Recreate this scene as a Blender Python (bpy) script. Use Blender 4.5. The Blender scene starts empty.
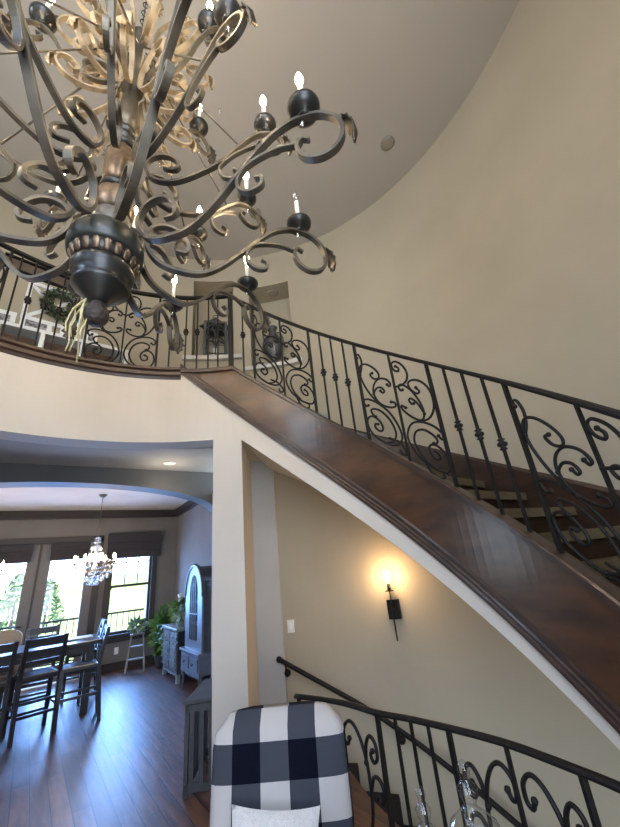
import bpy, bmesh, math, random
from mathutils import Vector, Matrix
from mathutils.geometry import tessellate_polygon
random.seed(7)
PI = math.pi
S = bpy.context.scene
COL = S.collection
cos, sin, rad = math.cos, math.sin, math.radians

# ------------------------------------------------------------------ camera
cam_d = bpy.data.cameras.new('camera'); cam = bpy.data.objects.new('camera', cam_d); COL.objects.link(cam)
cam_d.sensor_fit = 'HORIZONTAL'; cam_d.sensor_width = 36; cam_d.lens = 36*363/620; cam_d.clip_start = 0.05; cam_d.clip_end = 500
Rm = Matrix(((0.838019, -0.133157, -0.529143), (-0.536814, -0.374926, -0.755818), (-0.097747, 0.917442, -0.385676)))
# columns of the matrix are the camera's x, y and z axes in the world
cam.matrix_world = Matrix.Translation((0, 0, 1.5)) @ Rm.to_4x4()
S.camera = cam
# ------------------------------------------------------------------ exposure
S.view_settings.view_transform = 'Standard'
S.view_settings.look = 'None'
S.view_settings.gamma = 1
S.view_settings.exposure = 0.55
# ------------------------------------------------------------------ sky
world = bpy.data.worlds.new('sky'); S.world = world; world.use_nodes = True
wn = world.node_tree; wn.nodes.clear()
wo = wn.nodes.new('ShaderNodeOutputWorld'); wb = wn.nodes.new('ShaderNodeBackground')
wg = wn.nodes.new('ShaderNodeTexCoord'); ws = wn.nodes.new('ShaderNodeSeparateXYZ'); wr = wn.nodes.new('ShaderNodeValToRGB')
wn.links.new(wg.outputs['Generated'], ws.inputs[0]); wn.links.new(ws.outputs[2], wr.inputs[0]); wn.links.new(wr.outputs[0], wb.inputs[0]); wn.links.new(wb.outputs[0], wo.inputs[0])
wr.color_ramp.elements[0].color = (0.72, 0.86, 1.0, 1); wr.color_ramp.elements[1].position = 0.7; wr.color_ramp.elements[1].color = (0.22, 0.42, 0.9, 1)
wb.inputs[1].default_value = 4.5
# ------------------------------------------------------------------ sun and window light
def area(name, loc, target, sx, sy, power, color):
    l = bpy.data.lights.new(name, 'AREA'); l.shape = 'RECTANGLE'; l.size = sx; l.size_y = sy; l.energy = power; l.color = color
    o = bpy.data.objects.new(name, l); COL.objects.link(o); o.location = loc
    o.rotation_euler = (Vector(target)-Vector(loc)).to_track_quat('-Z', 'Y').to_euler(); return o
sun_d = bpy.data.lights.new('sun', 'SUN'); sun_d.energy = 11.0; sun_d.angle = 0.01; sun_d.color = (1, .95, .85)
sun = bpy.data.objects.new('sun', sun_d); COL.objects.link(sun); sun.rotation_euler = (rad(22), rad(-12), 0)
area('foyer_window_light', (-0.9, -2.35, 1.9), (-0.9, 2, 1.9), 2.0, 2.6, 62, (0.84, 0.92, 1.0))
area('foyer_upper_window_light', (-0.9, -2.35, 4.5), (-0.6, 2, 3.9), 2.0, 1.8, 55, (0.84, 0.91, 1.0))
area('patio_door_light', (-0.3, 9.55, 1.3), (-0.3, 5, 0.6), 2.2, 1.9, 230, (0.15, 0.38, 1.0))
area('added_side_light', (-5.4, 8.1, 1.6), (-2, 6.5, 1.3), 2.0, 1.8, 24, (0.5, 0.7, 1.0))  # added out of view for the blue highlight on the stair side
area('added_balcony_light', (-3.85, 1.35, 4.75), (2.5, 3.2, 4.2), 1.0, 1.3, 55, (0.62, 0.8, 1.0))  # added out of view for cool side light on niches and stairs
area('dining_window_light', (1.38, 9.6, 1.5), (1.38, 5, 0.6), 0.8, 1.5, 80, (0.16, 0.40, 1.0))

# ------------------------------------------------------------------ materials
MATS = {}
def mat(name, col, rough=.5, metal=0., col2=None, scale=6., bump=0., stretch=None, spec=.5, coat=0., detail=4, bscale=None, coords='Object'):
    if name in MATS: return MATS[name]
    m = bpy.data.materials.new(name); m.use_nodes = True; nt = m.node_tree; b = nt.nodes['Principled BSDF']
    b.inputs['Base Color'].default_value = (*col, 1); b.inputs['Roughness'].default_value = rough; b.inputs['Metallic'].default_value = metal
    b.inputs['Specular IOR Level'].default_value = spec; b.inputs['Coat Weight'].default_value = coat; b.inputs['Coat Roughness'].default_value = .15
    tc = nt.nodes.new('ShaderNodeTexCoord'); mp = nt.nodes.new('ShaderNodeMapping'); nt.links.new(tc.outputs[coords], mp.inputs[0])
    if stretch: mp.inputs['Scale'].default_value = stretch
    n = nt.nodes.new('ShaderNodeTexNoise'); n.inputs['Scale'].default_value = scale; n.inputs['Detail'].default_value = detail; nt.links.new(mp.outputs[0], n.inputs[0])
    c2 = col2 if col2 else tuple(min(1, c*.88) for c in col)
    mx = nt.nodes.new('ShaderNodeValToRGB'); mx.color_ramp.elements[0].position = .35; mx.color_ramp.elements[1].position = .68
    mx.color_ramp.elements[0].color = (*col, 1); mx.color_ramp.elements[1].color = (*c2, 1)
    nt.links.new(n.outputs[0], mx.inputs[0]); nt.links.new(mx.outputs[0], b.inputs['Base Color'])
    if bump:
        n2 = nt.nodes.new('ShaderNodeTexNoise'); n2.inputs['Scale'].default_value = bscale or scale*4; nt.links.new(mp.outputs[0], n2.inputs[0])
        bp = nt.nodes.new('ShaderNodeBump'); bp.inputs['Strength'].default_value = bump; bp.inputs['Distance'].default_value = .01
        nt.links.new(n2.outputs[0], bp.inputs['Height']); nt.links.new(bp.outputs[0], b.inputs['Normal'])
    MATS[name] = m; return m
def emit(name, col, strength):
    m = bpy.data.materials.new(name); m.use_nodes = True; nt = m.node_tree; b = nt.nodes['Principled BSDF']
    b.inputs['Base Color'].default_value = (*col, 1); b.inputs['Emission Color'].default_value = (*col, 1); b.inputs['Emission Strength'].default_value = strength
    return m
def glass(name, tint=(1, 1, 1), gl=.05, rough=.02, edge=.35):
    m = bpy.data.materials.new(name); m.use_nodes = True; nt = m.node_tree; nt.nodes.clear()
    o = nt.nodes.new('ShaderNodeOutputMaterial'); t = nt.nodes.new('ShaderNodeBsdfTransparent'); g = nt.nodes.new('ShaderNodeBsdfGlossy'); mx = nt.nodes.new('ShaderNodeMixShader')
    f = nt.nodes.new('ShaderNodeLayerWeight'); f.inputs['Blend'].default_value = .5
    pw = nt.nodes.new('ShaderNodeMath'); pw.operation = 'POWER'; pw.inputs[1].default_value = 3.5
    ma = nt.nodes.new('ShaderNodeMath'); ma.operation = 'MULTIPLY_ADD'; ma.inputs[1].default_value = edge; ma.inputs[2].default_value = gl
    nt.links.new(f.outputs['Facing'], pw.inputs[0]); nt.links.new(pw.outputs[0], ma.inputs[0]); nt.links.new(ma.outputs[0], mx.inputs[0])
    t.inputs[0].default_value = (*tint, 1); g.inputs['Roughness'].default_value = rough
    nt.links.new(t.outputs[0], mx.inputs[1]); nt.links.new(g.outputs[0], mx.inputs[2]); nt.links.new(mx.outputs[0], o.inputs[0]); return m

WALL = mat('warm_greige_plaster', (.46, .405, .325), .75, col2=(.435, .38, .30), scale=1.2, bump=.25, bscale=9, spec=.3)
WALLUP = mat('tan_plaster', (.405, .35, .258), .75, col2=(.37, .32, .235), scale=1.0, bump=.3, bscale=7, spec=.3)
FASC = mat('cream_plaster', (.58, .53, .46), .7, col2=(.55, .50, .435), scale=1.5, bump=.2, bscale=9, spec=.3)
GREYW = mat('blue_grey_plaster', (.47, .465, .45), .7, col2=(.43, .42, .40), scale=2, bump=.1, spec=.3)
CEIL = mat('taupe_ceiling', (.43, .40, .355), .85, col2=(.41, .38, .34), scale=1, bump=.1, spec=.2)
DCEIL = mat('pale_ceiling', (.62, .55, .48), .8, scale=2, spec=.2)
HCEIL = mat('hall_ceiling', (.42, .41, .40), .8, scale=2, spec=.2)
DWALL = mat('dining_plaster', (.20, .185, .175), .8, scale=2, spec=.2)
ARCHG = mat('grey_arch_paint', (.12, .12, .12), .6, scale=2, spec=.3)
WOOD = mat('walnut_varnish', (.078, .034, .013), .3, col2=(.034, .015, .007), scale=3.0, stretch=(1, 1, 3.5), coat=.25, detail=8)
WOODD = mat('dark_walnut', (.045, .020, .012), .38, col2=(.02, .010, .006), scale=4, stretch=(1, 1, 5), coat=.3, detail=8)
IRON = mat('black_wrought_iron', (.005, .0045, .0045), .55, .0, col2=(.012, .009, .007), scale=30, bump=.2, spec=.25)
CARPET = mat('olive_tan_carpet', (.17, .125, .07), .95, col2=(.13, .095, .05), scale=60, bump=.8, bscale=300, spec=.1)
BRONZE = mat('aged_pewter_gold', (.065, .058, .047), .42, .45, col2=(.19, .16, .115), scale=7, bump=.15, stretch=(1, 1, .4))
COPPER = mat('antique_gold', (.27, .19, .12), .38, .6, col2=(.09, .06, .04), scale=14, bump=.2)
BLACKM = mat('black_turned_wood', (.010, .010, .009), .36, .0, col2=(.018, .018, .016), scale=9, coat=.08)
FINIAL = mat('carved_dark_brown', (.05, .03, .02), .6, col2=(.015, .01, .008), scale=50, bump=1., bscale=60)
CANDLE = mat('ivory_candle_sleeve', (.8, .78, .74), .5)
BULB = emit('lit_bulb', (1, .78, .5), 40); SBULB = emit('sconce_bulb', (1, .55, .2), 30); CLBULB = glass('clear_bulb_glass', gl=.25)
TRIMD = mat('dark_stained_trim', (.035, .026, .024), .45, scale=10)
FRAMEG = mat('grey_brown_frame_paint', (.16, .15, .15), .5, scale=6)
SHADE = mat('charcoal_woven_shade', (.04, .035, .042), .8, col2=(.028, .025, .03), scale=40, stretch=(.1, .1, 3), bump=.3)
WHITE = mat('white_paint', (.78, .78, .76), .5)
PANE = glass('window_glass', gl=.03)
CRYS = glass('crystal_glass', (.95, .97, 1), gl=.4, rough=.15, edge=.5)
JARG = glass('clear_jar_glass', (.93, .95, .96), gl=.06, rough=.02, edge=.75)

def floor_mat():
    m = bpy.data.materials.new('hardwood_planks'); m.use_nodes = True; nt = m.node_tree; b = nt.nodes['Principled BSDF']
    tc = nt.nodes.new('ShaderNodeTexCoord'); mp = nt.nodes.new('ShaderNodeMapping'); mp.inputs['Rotation'].default_value = (0, 0, rad(-92.3))
    nt.links.new(tc.outputs['Object'], mp.inputs[0])
    br = nt.nodes.new('ShaderNodeTexBrick'); br.offset = .37; br.inputs['Scale'].default_value = 1; br.inputs['Mortar Size'].default_value = .004
    br.inputs['Brick Width'].default_value = 1.35; br.inputs['Row Height'].default_value = .125; br.inputs['Bias'].default_value = 0
    br.inputs['Color1'].default_value = (.19, .085, .045, 1); br.inputs['Color2'].default_value = (.06, .026, .015, 1); br.inputs['Mortar'].default_value = (.012, .006, .004, 1)
    nt.links.new(mp.outputs[0], br.inputs[0])
    mp2 = nt.nodes.new('ShaderNodeMapping'); mp2.inputs['Scale'].default_value = (1.6, 11, 1); nt.links.new(mp.outputs[0], mp2.inputs[0])
    n = nt.nodes.new('ShaderNodeTexNoise'); n.inputs['Scale'].default_value = 1.6; n.inputs['Detail'].default_value = 9; nt.links.new(mp2.outputs[0], n.inputs[0])
    mx = nt.nodes.new('ShaderNodeMix'); mx.data_type = 'RGBA'; mx.blend_type = 'MULTIPLY'; mx.inputs[0].default_value = .85
    rp = nt.nodes.new('ShaderNodeValToRGB'); rp.color_ramp.elements[0].position = .35; rp.color_ramp.elements[0].color = (.35, .35, .35, 1); rp.color_ramp.elements[1].position = .62
    nt.links.new(n.outputs[0], rp.inputs[0]); nt.links.new(br.outputs[0], mx.inputs[6]); nt.links.new(rp.outputs[0], mx.inputs[7]); nt.links.new(mx.outputs[2], b.inputs['Base Color'])
    b.inputs['Roughness'].default_value = .4; b.inputs['Specular IOR Level'].default_value = .6
    bp = nt.nodes.new('ShaderNodeBump'); bp.inputs['Strength'].default_value = .35; bp.inputs['Distance'].default_value = .008
    sb = nt.nodes.new('ShaderNodeMath'); sb.operation = 'SUBTRACT'; nt.links.new(n.outputs[0], sb.inputs[0]); nt.links.new(br.outputs[1], sb.inputs[1])
    nt.links.new(sb.outputs[0], bp.inputs['Height']); nt.links.new(bp.outputs[0], b.inputs['Normal']); return m
FLOOR = floor_mat()

def plaid_mat():
    m = bpy.data.materials.new('buffalo_check_fabric'); m.use_nodes = True; nt = m.node_tree; b = nt.nodes['Principled BSDF']
    tc = nt.nodes.new('ShaderNodeTexCoord'); sp = nt.nodes.new('ShaderNodeSeparateXYZ'); nt.links.new(tc.outputs['Object'], sp.inputs[0])
    def par(sock, size, off):
        a = nt.nodes.new('ShaderNodeMath'); a.operation = 'MULTIPLY_ADD'; a.inputs[1].default_value = 1/size; a.inputs[2].default_value = off; nt.links.new(sock, a.inputs[0])
        f = nt.nodes.new('ShaderNodeMath'); f.operation = 'FLOOR'; nt.links.new(a.outputs[0], f.inputs[0])
        mo = nt.nodes.new('ShaderNodeMath'); mo.operation = 'FLOORED_MODULO'; mo.inputs[1].default_value = 2; nt.links.new(f.outputs[0], mo.inputs[0]); return mo
    px = par(sp.outputs[0], .112, 50.616); pz = par(sp.outputs[2], .117, 50.05)
    ad = nt.nodes.new('ShaderNodeMath'); ad.operation = 'ADD'; nt.links.new(px.outputs[0], ad.inputs[0]); nt.links.new(pz.outputs[0], ad.inputs[1])
    dv = nt.nodes.new('ShaderNodeMath'); dv.operation = 'DIVIDE'; dv.inputs[1].default_value = 2; nt.links.new(ad.outputs[0], dv.inputs[0])
    r = nt.nodes.new('ShaderNodeValToRGB'); r.color_ramp.interpolation = 'CONSTANT'
    r.color_ramp.elements[0].color = (.46, .43, .40, 1); e = r.color_ramp.elements.new(.3); e.color = (.05, .054, .065, 1)
    r.color_ramp.elements[2].position = .8; r.color_ramp.elements[2].color = (.003, .004, .010, 1)
    nt.links.new(dv.outputs[0], r.inputs[0]); nt.links.new(r.outputs[0], b.inputs['Base Color']); b.inputs['Roughness'].default_value = .9; b.inputs['Specular IOR Level'].default_value = .1
    n = nt.nodes.new('ShaderNodeTexNoise'); n.inputs['Scale'].default_value = 400; bp = nt.nodes.new('ShaderNodeBump'); bp.inputs['Strength'].default_value = .3; bp.inputs['Distance'].default_value = .002
    nt.links.new(n.outputs[0], bp.inputs['Height']); nt.links.new(bp.outputs[0], b.inputs['Normal']); return m
PLAID = plaid_mat()

# ------------------------------------------------------------------ mesh helpers
class MB:
    def __init__(s): s.v = []; s.f = []; s.smooth = []
    def add(s, vs, fs, smooth=False):
        n = len(s.v); s.v += [tuple(v) for v in vs]; s.f += [tuple(n+i for i in f) for f in fs]; s.smooth += [smooth]*len(fs); return s
    def box(s, x0, x1, y0, y1, z0, z1, M=None):
        vs = [Vector((x, y, z)) for z in (z0, z1) for y in (y0, y1) for x in (x0, x1)]
        if M: vs = [M @ v for v in vs]
        return s.add(vs, [(0, 2, 3, 1), (4, 5, 7, 6), (0, 1, 5, 4), (2, 6, 7, 3), (0, 4, 6, 2), (1, 3, 7, 5)])
    def bbox(s, x0, x1, y0, y1, z0, z1, b=.01, M=None):           # box with chamfered edges
        bm = bmesh.new(); bmesh.ops.create_cube(bm, size=1)
        for v in bm.verts: v.co = Vector((x0+(v.co.x+.5)*(x1-x0), y0+(v.co.y+.5)*(y1-y0), z0+(v.co.z+.5)*(z1-z0)))
        bmesh.ops.bevel(bm, geom=bm.edges[:], offset=b, segments=2, affect='EDGES', profile=.5)
        vs = [(M @ v.co) if M else v.co.copy() for v in bm.verts]; bm.verts.index_update()
        fs = [[v.index for v in f.verts] for f in bm.faces]; bm.free(); return s.add(vs, fs, False)
    def tube(s, path, r, n=8, ry=None, closed=False, caps=True, up=None, flat=False):
        """sweep an ellipse (or a rectangle when flat) along a path; r may be a list"""
        P = [Vector(p) for p in path]; m = len(P); rs = r if isinstance(r, (list, tuple)) else [r]*m
        ref = Vector(up) if up is not None else None; prev = None; vs = []
        k = 4 if flat else n
        for i in range(m):
            a = P[(i-1) % m] if (closed or i > 0) else P[i]; b = P[(i+1) % m] if (closed or i < m-1) else P[i]
            t = (b-a)
            if t.length < 1e-9: t = Vector((0, 0, 1))
            t.normalize()
            if ref is not None: nn = ref - t*ref.dot(t)
            elif prev is not None: nn = prev - t*prev.dot(t)
            else:
                g = Vector((0, 0, 1)) if abs(t.z) < .9 else Vector((1, 0, 0)); nn = g - t*g.dot(t)
            if nn.length < 1e-6: nn = prev or Vector((1, 0, 0))
            nn.normalize(); prev = nn; bb = t.cross(nn)
            rx = rs[i]; rr = rx*(ry/r if (ry and not isinstance(r, (list, tuple))) else (ry if ry else 1)) if ry else rx
            for j in range(k):
                if flat: cx, cy = ((1, 1), (-1, 1), (-1, -1), (1, -1))[j]
                else: cx, cy = cos(2*PI*j/n), sin(2*PI*j/n)
                vs.append(P[i] + nn*cx*rx + bb*cy*rr)
        fs = []
        for i in range(m if closed else m-1):
            for j in range(k):
                a = i*k+j; b = i*k+(j+1) % k; c = ((i+1) % m)*k+(j+1) % k; d = ((i+1) % m)*k+j; fs.append((a, b, c, d))
        if not closed and caps: fs += [tuple(range(k))[::-1], tuple((m-1)*k+j for j in range(k))]
        return s.add(vs, fs, not flat)
    def lathe(s, prof, c=(0, 0, 0), n=24, sx=1, sy=1, ribs=0, ramp=0):
        vs = []; fs = []; m = len(prof)
        for (r, z) in prof:
            for j in range(n):
                a = 2*PI*j/n; q = r*(1+ramp*cos(ribs*a)) if ribs else r
                vs.append((c[0]+q*cos(a)*sx, c[1]+q*sin(a)*sy, c[2]+z))
        for i in range(m-1):
            for j in range(n): fs.append((i*n+j, i*n+(j+1) % n, (i+1)*n+(j+1) % n, (i+1)*n+j))
        if prof[0][0] > 1e-5: fs.append(tuple(range(n))[::-1])
        if prof[-1][0] > 1e-5: fs.append(tuple((m-1)*n+j for j in range(n)))
        return s.add(vs, fs, True)
    def sphere(s, c, r, n=12, sz=1): 
        return s.lathe([(r*sin(PI*i/(n//2)) if 0 < i < n//2 else 0, -r*sz*cos(PI*i/(n//2))) for i in range(n//2+1)], c, n)
    def prism(s, poly, h0, h1, f=lambda x, y, z: (x, y, z)):       # polygon (x,y) extruded from h0 to h1
        n = len(poly); vs = [f(x, y, h0) for x, y in poly] + [f(x, y, h1) for x, y in poly]
        tri = tessellate_polygon([[Vector((x, y, 0)) for x, y in poly]])
        fs = [tuple(t) for t in tri] + [tuple(n+i for i in t)[::-1] for t in tri] + [(i, (i+1) % n, n+(i+1) % n, n+i) for i in range(n)]
        return s.add(vs, fs)
    def arc(s, ths, sec, smooth=False):
        """sweep a section round the rotunda's axis; sec(th) gives [(r,z)...] (closed loop)"""
        m = len(ths); secs = [sec(t) for t in ths]; k = len(secs[0]); vs = []
        for t, q in zip(ths, secs):
            for (r, z) in q: vs.append((r*cos(t), 1.45+r*sin(t), z))
        fs = [(i*k+j, i*k+(j+1) % k, (i+1)*k+(j+1) % k, (i+1)*k+j) for i in range(m-1) for j in range(k)]
        fs += [tuple(range(k))[::-1], tuple((m-1)*k+j for j in range(k))]
        return s.add(vs, fs, smooth)
    def build(s, name, m, parent=None, loc=None, bevel=0):
        me = bpy.data.meshes.new(name); me.from_pydata(s.v, [], s.f); me.update()
        bm = bmesh.new(); bm.from_mesh(me); bmesh.ops.recalc_face_normals(bm, faces=bm.faces[:]); bm.to_mesh(me); bm.free()
        for p, sm in zip(me.polygons, s.smooth): p.use_smooth = sm
        me.materials.append(m); o = bpy.data.objects.new(name, me); COL.objects.link(o)
        if parent: o.parent = parent
        if loc: o.location = loc
        if bevel:
            b = o.modifiers.new('bevel', 'BEVEL'); b.width = bevel; b.segments = 2; b.limit_method = 'ANGLE'
        return o
def thing(name, label, cat, loc=(0, 0, 0), rz=0, group=None):
    o = bpy.data.objects.new(name, None); COL.objects.link(o); o.location = loc; o.rotation_euler = (0, 0, rz); o.empty_display_size = .1
    o['label'] = label; o['category'] = cat
    if group: o['group'] = group
    return o
def tag(o, label, cat, group=None, kind=None):
    o['label'] = label; o['category'] = cat
    if group: o['group'] = group
    if kind: o['kind'] = kind
    return o
def struct(o): o['kind'] = 'structure'; return o
def dup(o, parent=None):
    c = o.copy(); COL.objects.link(c)
    if parent: c.parent = parent
    for ch in [x for x in ALLCH(o)]: dup(ch, c)
    return c
def ALLCH(o): return [x for x in list(COL.objects) if x.parent == o]
def relabel(o, label, loc=None, rz=None):
    o['label'] = label
    if loc: o.location = loc
    if rz is not None: o.rotation_euler = (0, 0, rz)
def smoothpath(P, k=6, closed=False):
    P = [Vector(p) for p in P]; out = []; n = len(P)
    for i in range(n-1):
        p0 = P[i-1] if i > 0 else P[i]*2-P[i+1]; p1 = P[i]; p2 = P[i+1]; p3 = P[i+2] if i+2 < n else P[i+1]*2-P[i]
        for j in range(k):
            t = j/k; out.append(.5*((2*p1)+(p2-p0)*t+(2*p0-5*p1+4*p2-p3)*t*t+(3*p1-p0-3*p2+p3)*t**3))
    out.append(P[-1]); return out
def frange(a, b, n): return [a+(b-a)*i/n for i in range(n+1)]
def CY(r, th, z): return Vector((r*cos(th), 1.45+r*sin(th), z))
CX, CYY, RIN, ROUT = 0, 1.45, 2.05, 3.25

# ------------------------------------------------------------------ structure
# floor slab with the stairwell left out
fp = [(-5, -3), (3.45, -3), (3.45, -1.1), (2.55, -.6), (1.24, .35), (1.33, .66), (1.36, .95), (1.33, 1.17), (1.26, 1.48), (1.22, 1.78), (1.42, 2.0), (1.95, 2.3), (2.02, 2.66), (2.17, 3.12), (2.38, 3.6), (2.55, 4.0), (2.55, 9.5), (-5, 9.5)]
struct(MB().prism(fp, -.22, 0).build('floor', FLOOR))
def wallgrid(r, r2, ths, zs, holes=(), open_=None):
    mb = MB(); ths = sorted(ths); zs = sorted(zs)
    n, m = len(ths), len(zs); vs = [CY(r, t, z) for t in ths for z in zs] + [CY(r2, t, z) for t in ths for z in zs]; o = n*m; fs = []
    def hole(i, j):
        tm = (ths[i]+ths[i+1])/2; zm = (zs[j]+zs[j+1])/2
        return any(a < tm < b and c < zm < d for a, b, c, d in holes)
    H = {(i, j): hole(i, j) for i in range(n-1) for j in range(m-1)}
    for (i, j), h in H.items():
        a, b, c, d = i*m+j, (i+1)*m+j, (i+1)*m+j+1, i*m+j+1
        if not h: fs.append((a, b, c, d))
        if not (h and open_ and open_[0] < (ths[i]+ths[i+1])/2 < open_[1]): fs.append((o+a, o+d, o+c, o+b))
        if h:
            if not H.get((i-1, j), False): fs.append((a, d, o+d, o+a))
            if not H.get((i+1, j), False): fs.append((b, c, o+c, o+b))
            if not H.get((i, j-1), False): fs.append((a, b, o+b, o+a))
            if not H.get((i, j+1), False): fs.append((d, c, o+c, o+d))
    for i in range(n-1):
        for j in (0, m-1): fs.append((i*m+j, (i+1)*m+j, o+(i+1)*m+j, o+i*m+j))
    for j in range(m-1):
        for i in (0, n-1): fs.append((i*m+j, i*m+j+1, o+i*m+j+1, o+i*m+j))
    return mb.add(vs, fs, False)
N1 = (rad(57.8), rad(68.3), 4.35, 5.75); N2 = (rad(42.5), rad(53.5), 4.13, 5.56)
ths = frange(rad(-78), rad(215), 140)
for h in (N1, N2): ths += [h[0], h[1]]
for q_ in (168, 186): ths.append(rad(q_))
N3 = (rad(168), rad(186), 4.05, 5.4)
struct(wallgrid(3.25, 3.62, ths, [3.43, 4.05, 4.13, 4.35, 5.0, 5.4, 5.56, 5.75, 6.2], (N1, N2, N3), open_=N3).build('wall_rotunda', WALLUP))
struct(wallgrid(3.25, 3.62, frange(rad(-78), rad(49.8), 70), [-2.6, 0, 1.5, 3.43]).build('wall_stair', WALLUP))
w6 = MB()
for q_ in (168.6, 177, 185.4): w6.arc([rad(q_-.6), rad(q_+.6)], lambda t: [(3.4, 4.05), (3.45, 4.05), (3.45, 5.4), (3.4, 5.4)])
for z_ in (4.05, 4.7, 5.34): w6.arc(frange(rad(168), rad(186), 6), lambda t: [(3.4, z_), (3.45, z_), (3.45, z_+.06), (3.4, z_+.06)])
struct(w6.build('window_added_balcony', WHITE))  # unseen opening, added to let the cool balcony light in
# ceiling
cp = [(3.62*cos(t), 1.45+3.62*sin(t)) for t in frange(0, 2*PI, 72)[:-1]]
struct(MB().prism(cp, 6.2, 6.4).build('ceiling', CEIL))
# front wall behind the viewer with a two-storey window
fw = MB()
for b in ((-3.6, -1.9, 0, 6.2), (.1, 2.6, 0, 6.2), (-1.9, .1, 0, .6), (-1.9, .1, 3.2, 3.6), (-1.9, .1, 5.4, 6.2)): fw.box(b[0], b[1], -2.1, -1.95, b[2], b[3])
struct(fw.build('wall_front', WALL))
w0 = MB()
for x in (-1.9, -.9-.03, .04): w0.box(x, x+.06, -2.07, -1.99, .6, 3.2); w0.box(x, x+.06, -2.07, -1.99, 3.6, 5.4)
for z in (.6, 1.9, 3.14, 3.6, 5.34): w0.box(-1.9, .1, -2.07, -1.99, z, z+.06)
struct(w0.build('window_4', WHITE))
# balcony slab, header and fascia
TH0, TH1 = rad(58.0), rad(150)
bths = frange(rad(52.2), rad(200), 60)
struct(MB().arc(bths, lambda t: [(2.06, 3.03), (3.3, 3.03), (3.3, 3.43), (2.06, 3.43)]).build('ceiling_balcony', HCEIL))
# one continuous plaster face: fascia, header and the band under the staircase string
def band_z(t): return 1.14+1.725*t
fa = MB()
fa.arc(frange(rad(50.5), rad(200), 60), lambda t: [(2.05, 2.69), (2.26, 2.69), (2.26, 3.04), (2.08, 3.42), (2.05, 3.42)])
struct(fa.build('wall_balcony_fascia', FASC))
struct(MB().arc(frange(rad(-34), rad(50.5), 50), lambda t: [(2.05, max(.0, band_z(t))), (3.26, max(.0, band_z(t))), (3.26, 1.60+1.724*t if t < .93 else 3.2), (2.05, 1.50+1.724*t)]).build('wall_stair_soffit', FASC))
struct(MB().prism([(2.05*cos(rad(q)), 1.45+2.05*sin(rad(q))) for q in (58, 57, 56, 55, 54, 53, 52, 51, 50.5)]+[(1.86, 4.06), (2.05, 5.7), (1.93, 5.7), (1.32, 3.56)], 0, 2.69).build('wall_column', FASC))
struct(MB().prism([(1.85, 4.058), (2.075, 3.885), (2.35, 4.2), (2.1, 4.5)], -2.6, 2.76).build('wall_stair_end', GREYW))
struct(MB().prism([(1.31, 3.03), (2.0, 3.88), (2.6, 3.6), (2.35, 4.6), (1.7, 4.3)], 2.755, 3.03).build('ceiling_stair', WALL))
struct(MB().prism([(-2.05*cos(rad(58))-.2, 1.45+2.05*sin(rad(58))), (-1.303, 3.033), (-1.85, 4.058), (-2.2, 4.1)], 0, 2.69).build('wall_hall_pier', GREYW))
# hall and dining room
struct(MB().prism([(2.2*cos(t), 1.45+2.2*sin(t)) for t in frange(rad(45), rad(178), 40)]+[(-5, 1.6), (-5, 5.6), (2.6, 5.6), (2.6, 3.3)], 3.03, 3.2).build('ceiling_hall', HCEIL))
struct(MB().box(-5, 2.6, 5.6, 9.5, 3.06, 3.25).build('ceiling_dining', DCEIL))
ax, aw = .0, 1.97
arch = [(-5, 3.06), (-5, 2.42), (ax-aw, 2.42)]
arch += [(ax-aw*cos(t), 2.42+.39*sin(t)) for t in frange(.02, PI-.02, 40)] + [(ax+aw, 2.42), (2.6, 2.42), (2.6, 3.06)]
struct(MB().prism(arch, 5.6, 5.9, lambda x, y, z: (x, z, y)).build('wall_arch_header', ARCHG))
struct(MB().box(2.3, 2.5, 5.6, 9.5, 0, 3.06).build('wall_dining_right', DWALL))
struct(MB().box(-5.15, -5, -3, 7.1, 0, 3.06).box(-5.15, -5, 9.1, 9.5, 0, 3.06).box(-5.15, -5, 7.1, 9.1, 0, .6).box(-5.15, -5, 7.1, 9.1, 2.5, 3.06).build('wall_dining_left', DWALL))
w5 = MB()
for y in (7.1, 8.07, 9.04): w5.box(-5.12, -5.03, y, y+.06, .6, 2.5)
for z in (.6, 1.5, 2.44): w5.box(-5.12, -5.03, 7.1, 9.1, z, z+.06)
struct(w5.build('window_added_side', TRIMD))  # unseen window, added so the varnished stair side reflects it
bw = MB()
W3 = (.98, 1.78, .62, 2.42); DR = (-1.28, .68, 0, 2.42)
for b in ((-5, DR[0], 0, 3.06), (DR[1], W3[0], 0, 3.06), (W3[1], 2.3, 0, 3.06), (W3[0], W3[1], 0, W3[2]), (W3[0], W3[1], W3[3], 3.06), (DR[0], DR[1], DR[3], 3.06)): bw.box(b[0], b[1], 9.3, 9.5, b[2], b[3])
struct(bw.build('wall_dining_back', DWALL))
struct(MB().box(-5, 2.3, 9.2, 9.3, 2.95, 3.06).box(2.2, 2.3, 5.9, 9.2, 2.95, 3.06).box(-5, 2.3, 9.23, 9.3, 2.9, 2.95).box(2.23, 2.3, 5.9, 9.23, 2.9, 2.95).build('trim_1', TRIMD))
struct(MB().box(-5, DR[0]-.1, 9.28, 9.3, 0, .14).box(.8, 2.3, 9.28, 9.3, 0, .14).box(2.28, 2.3, 5.9, 9.28, 0, .14).build('baseboard_dining', TRIMD))
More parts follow.
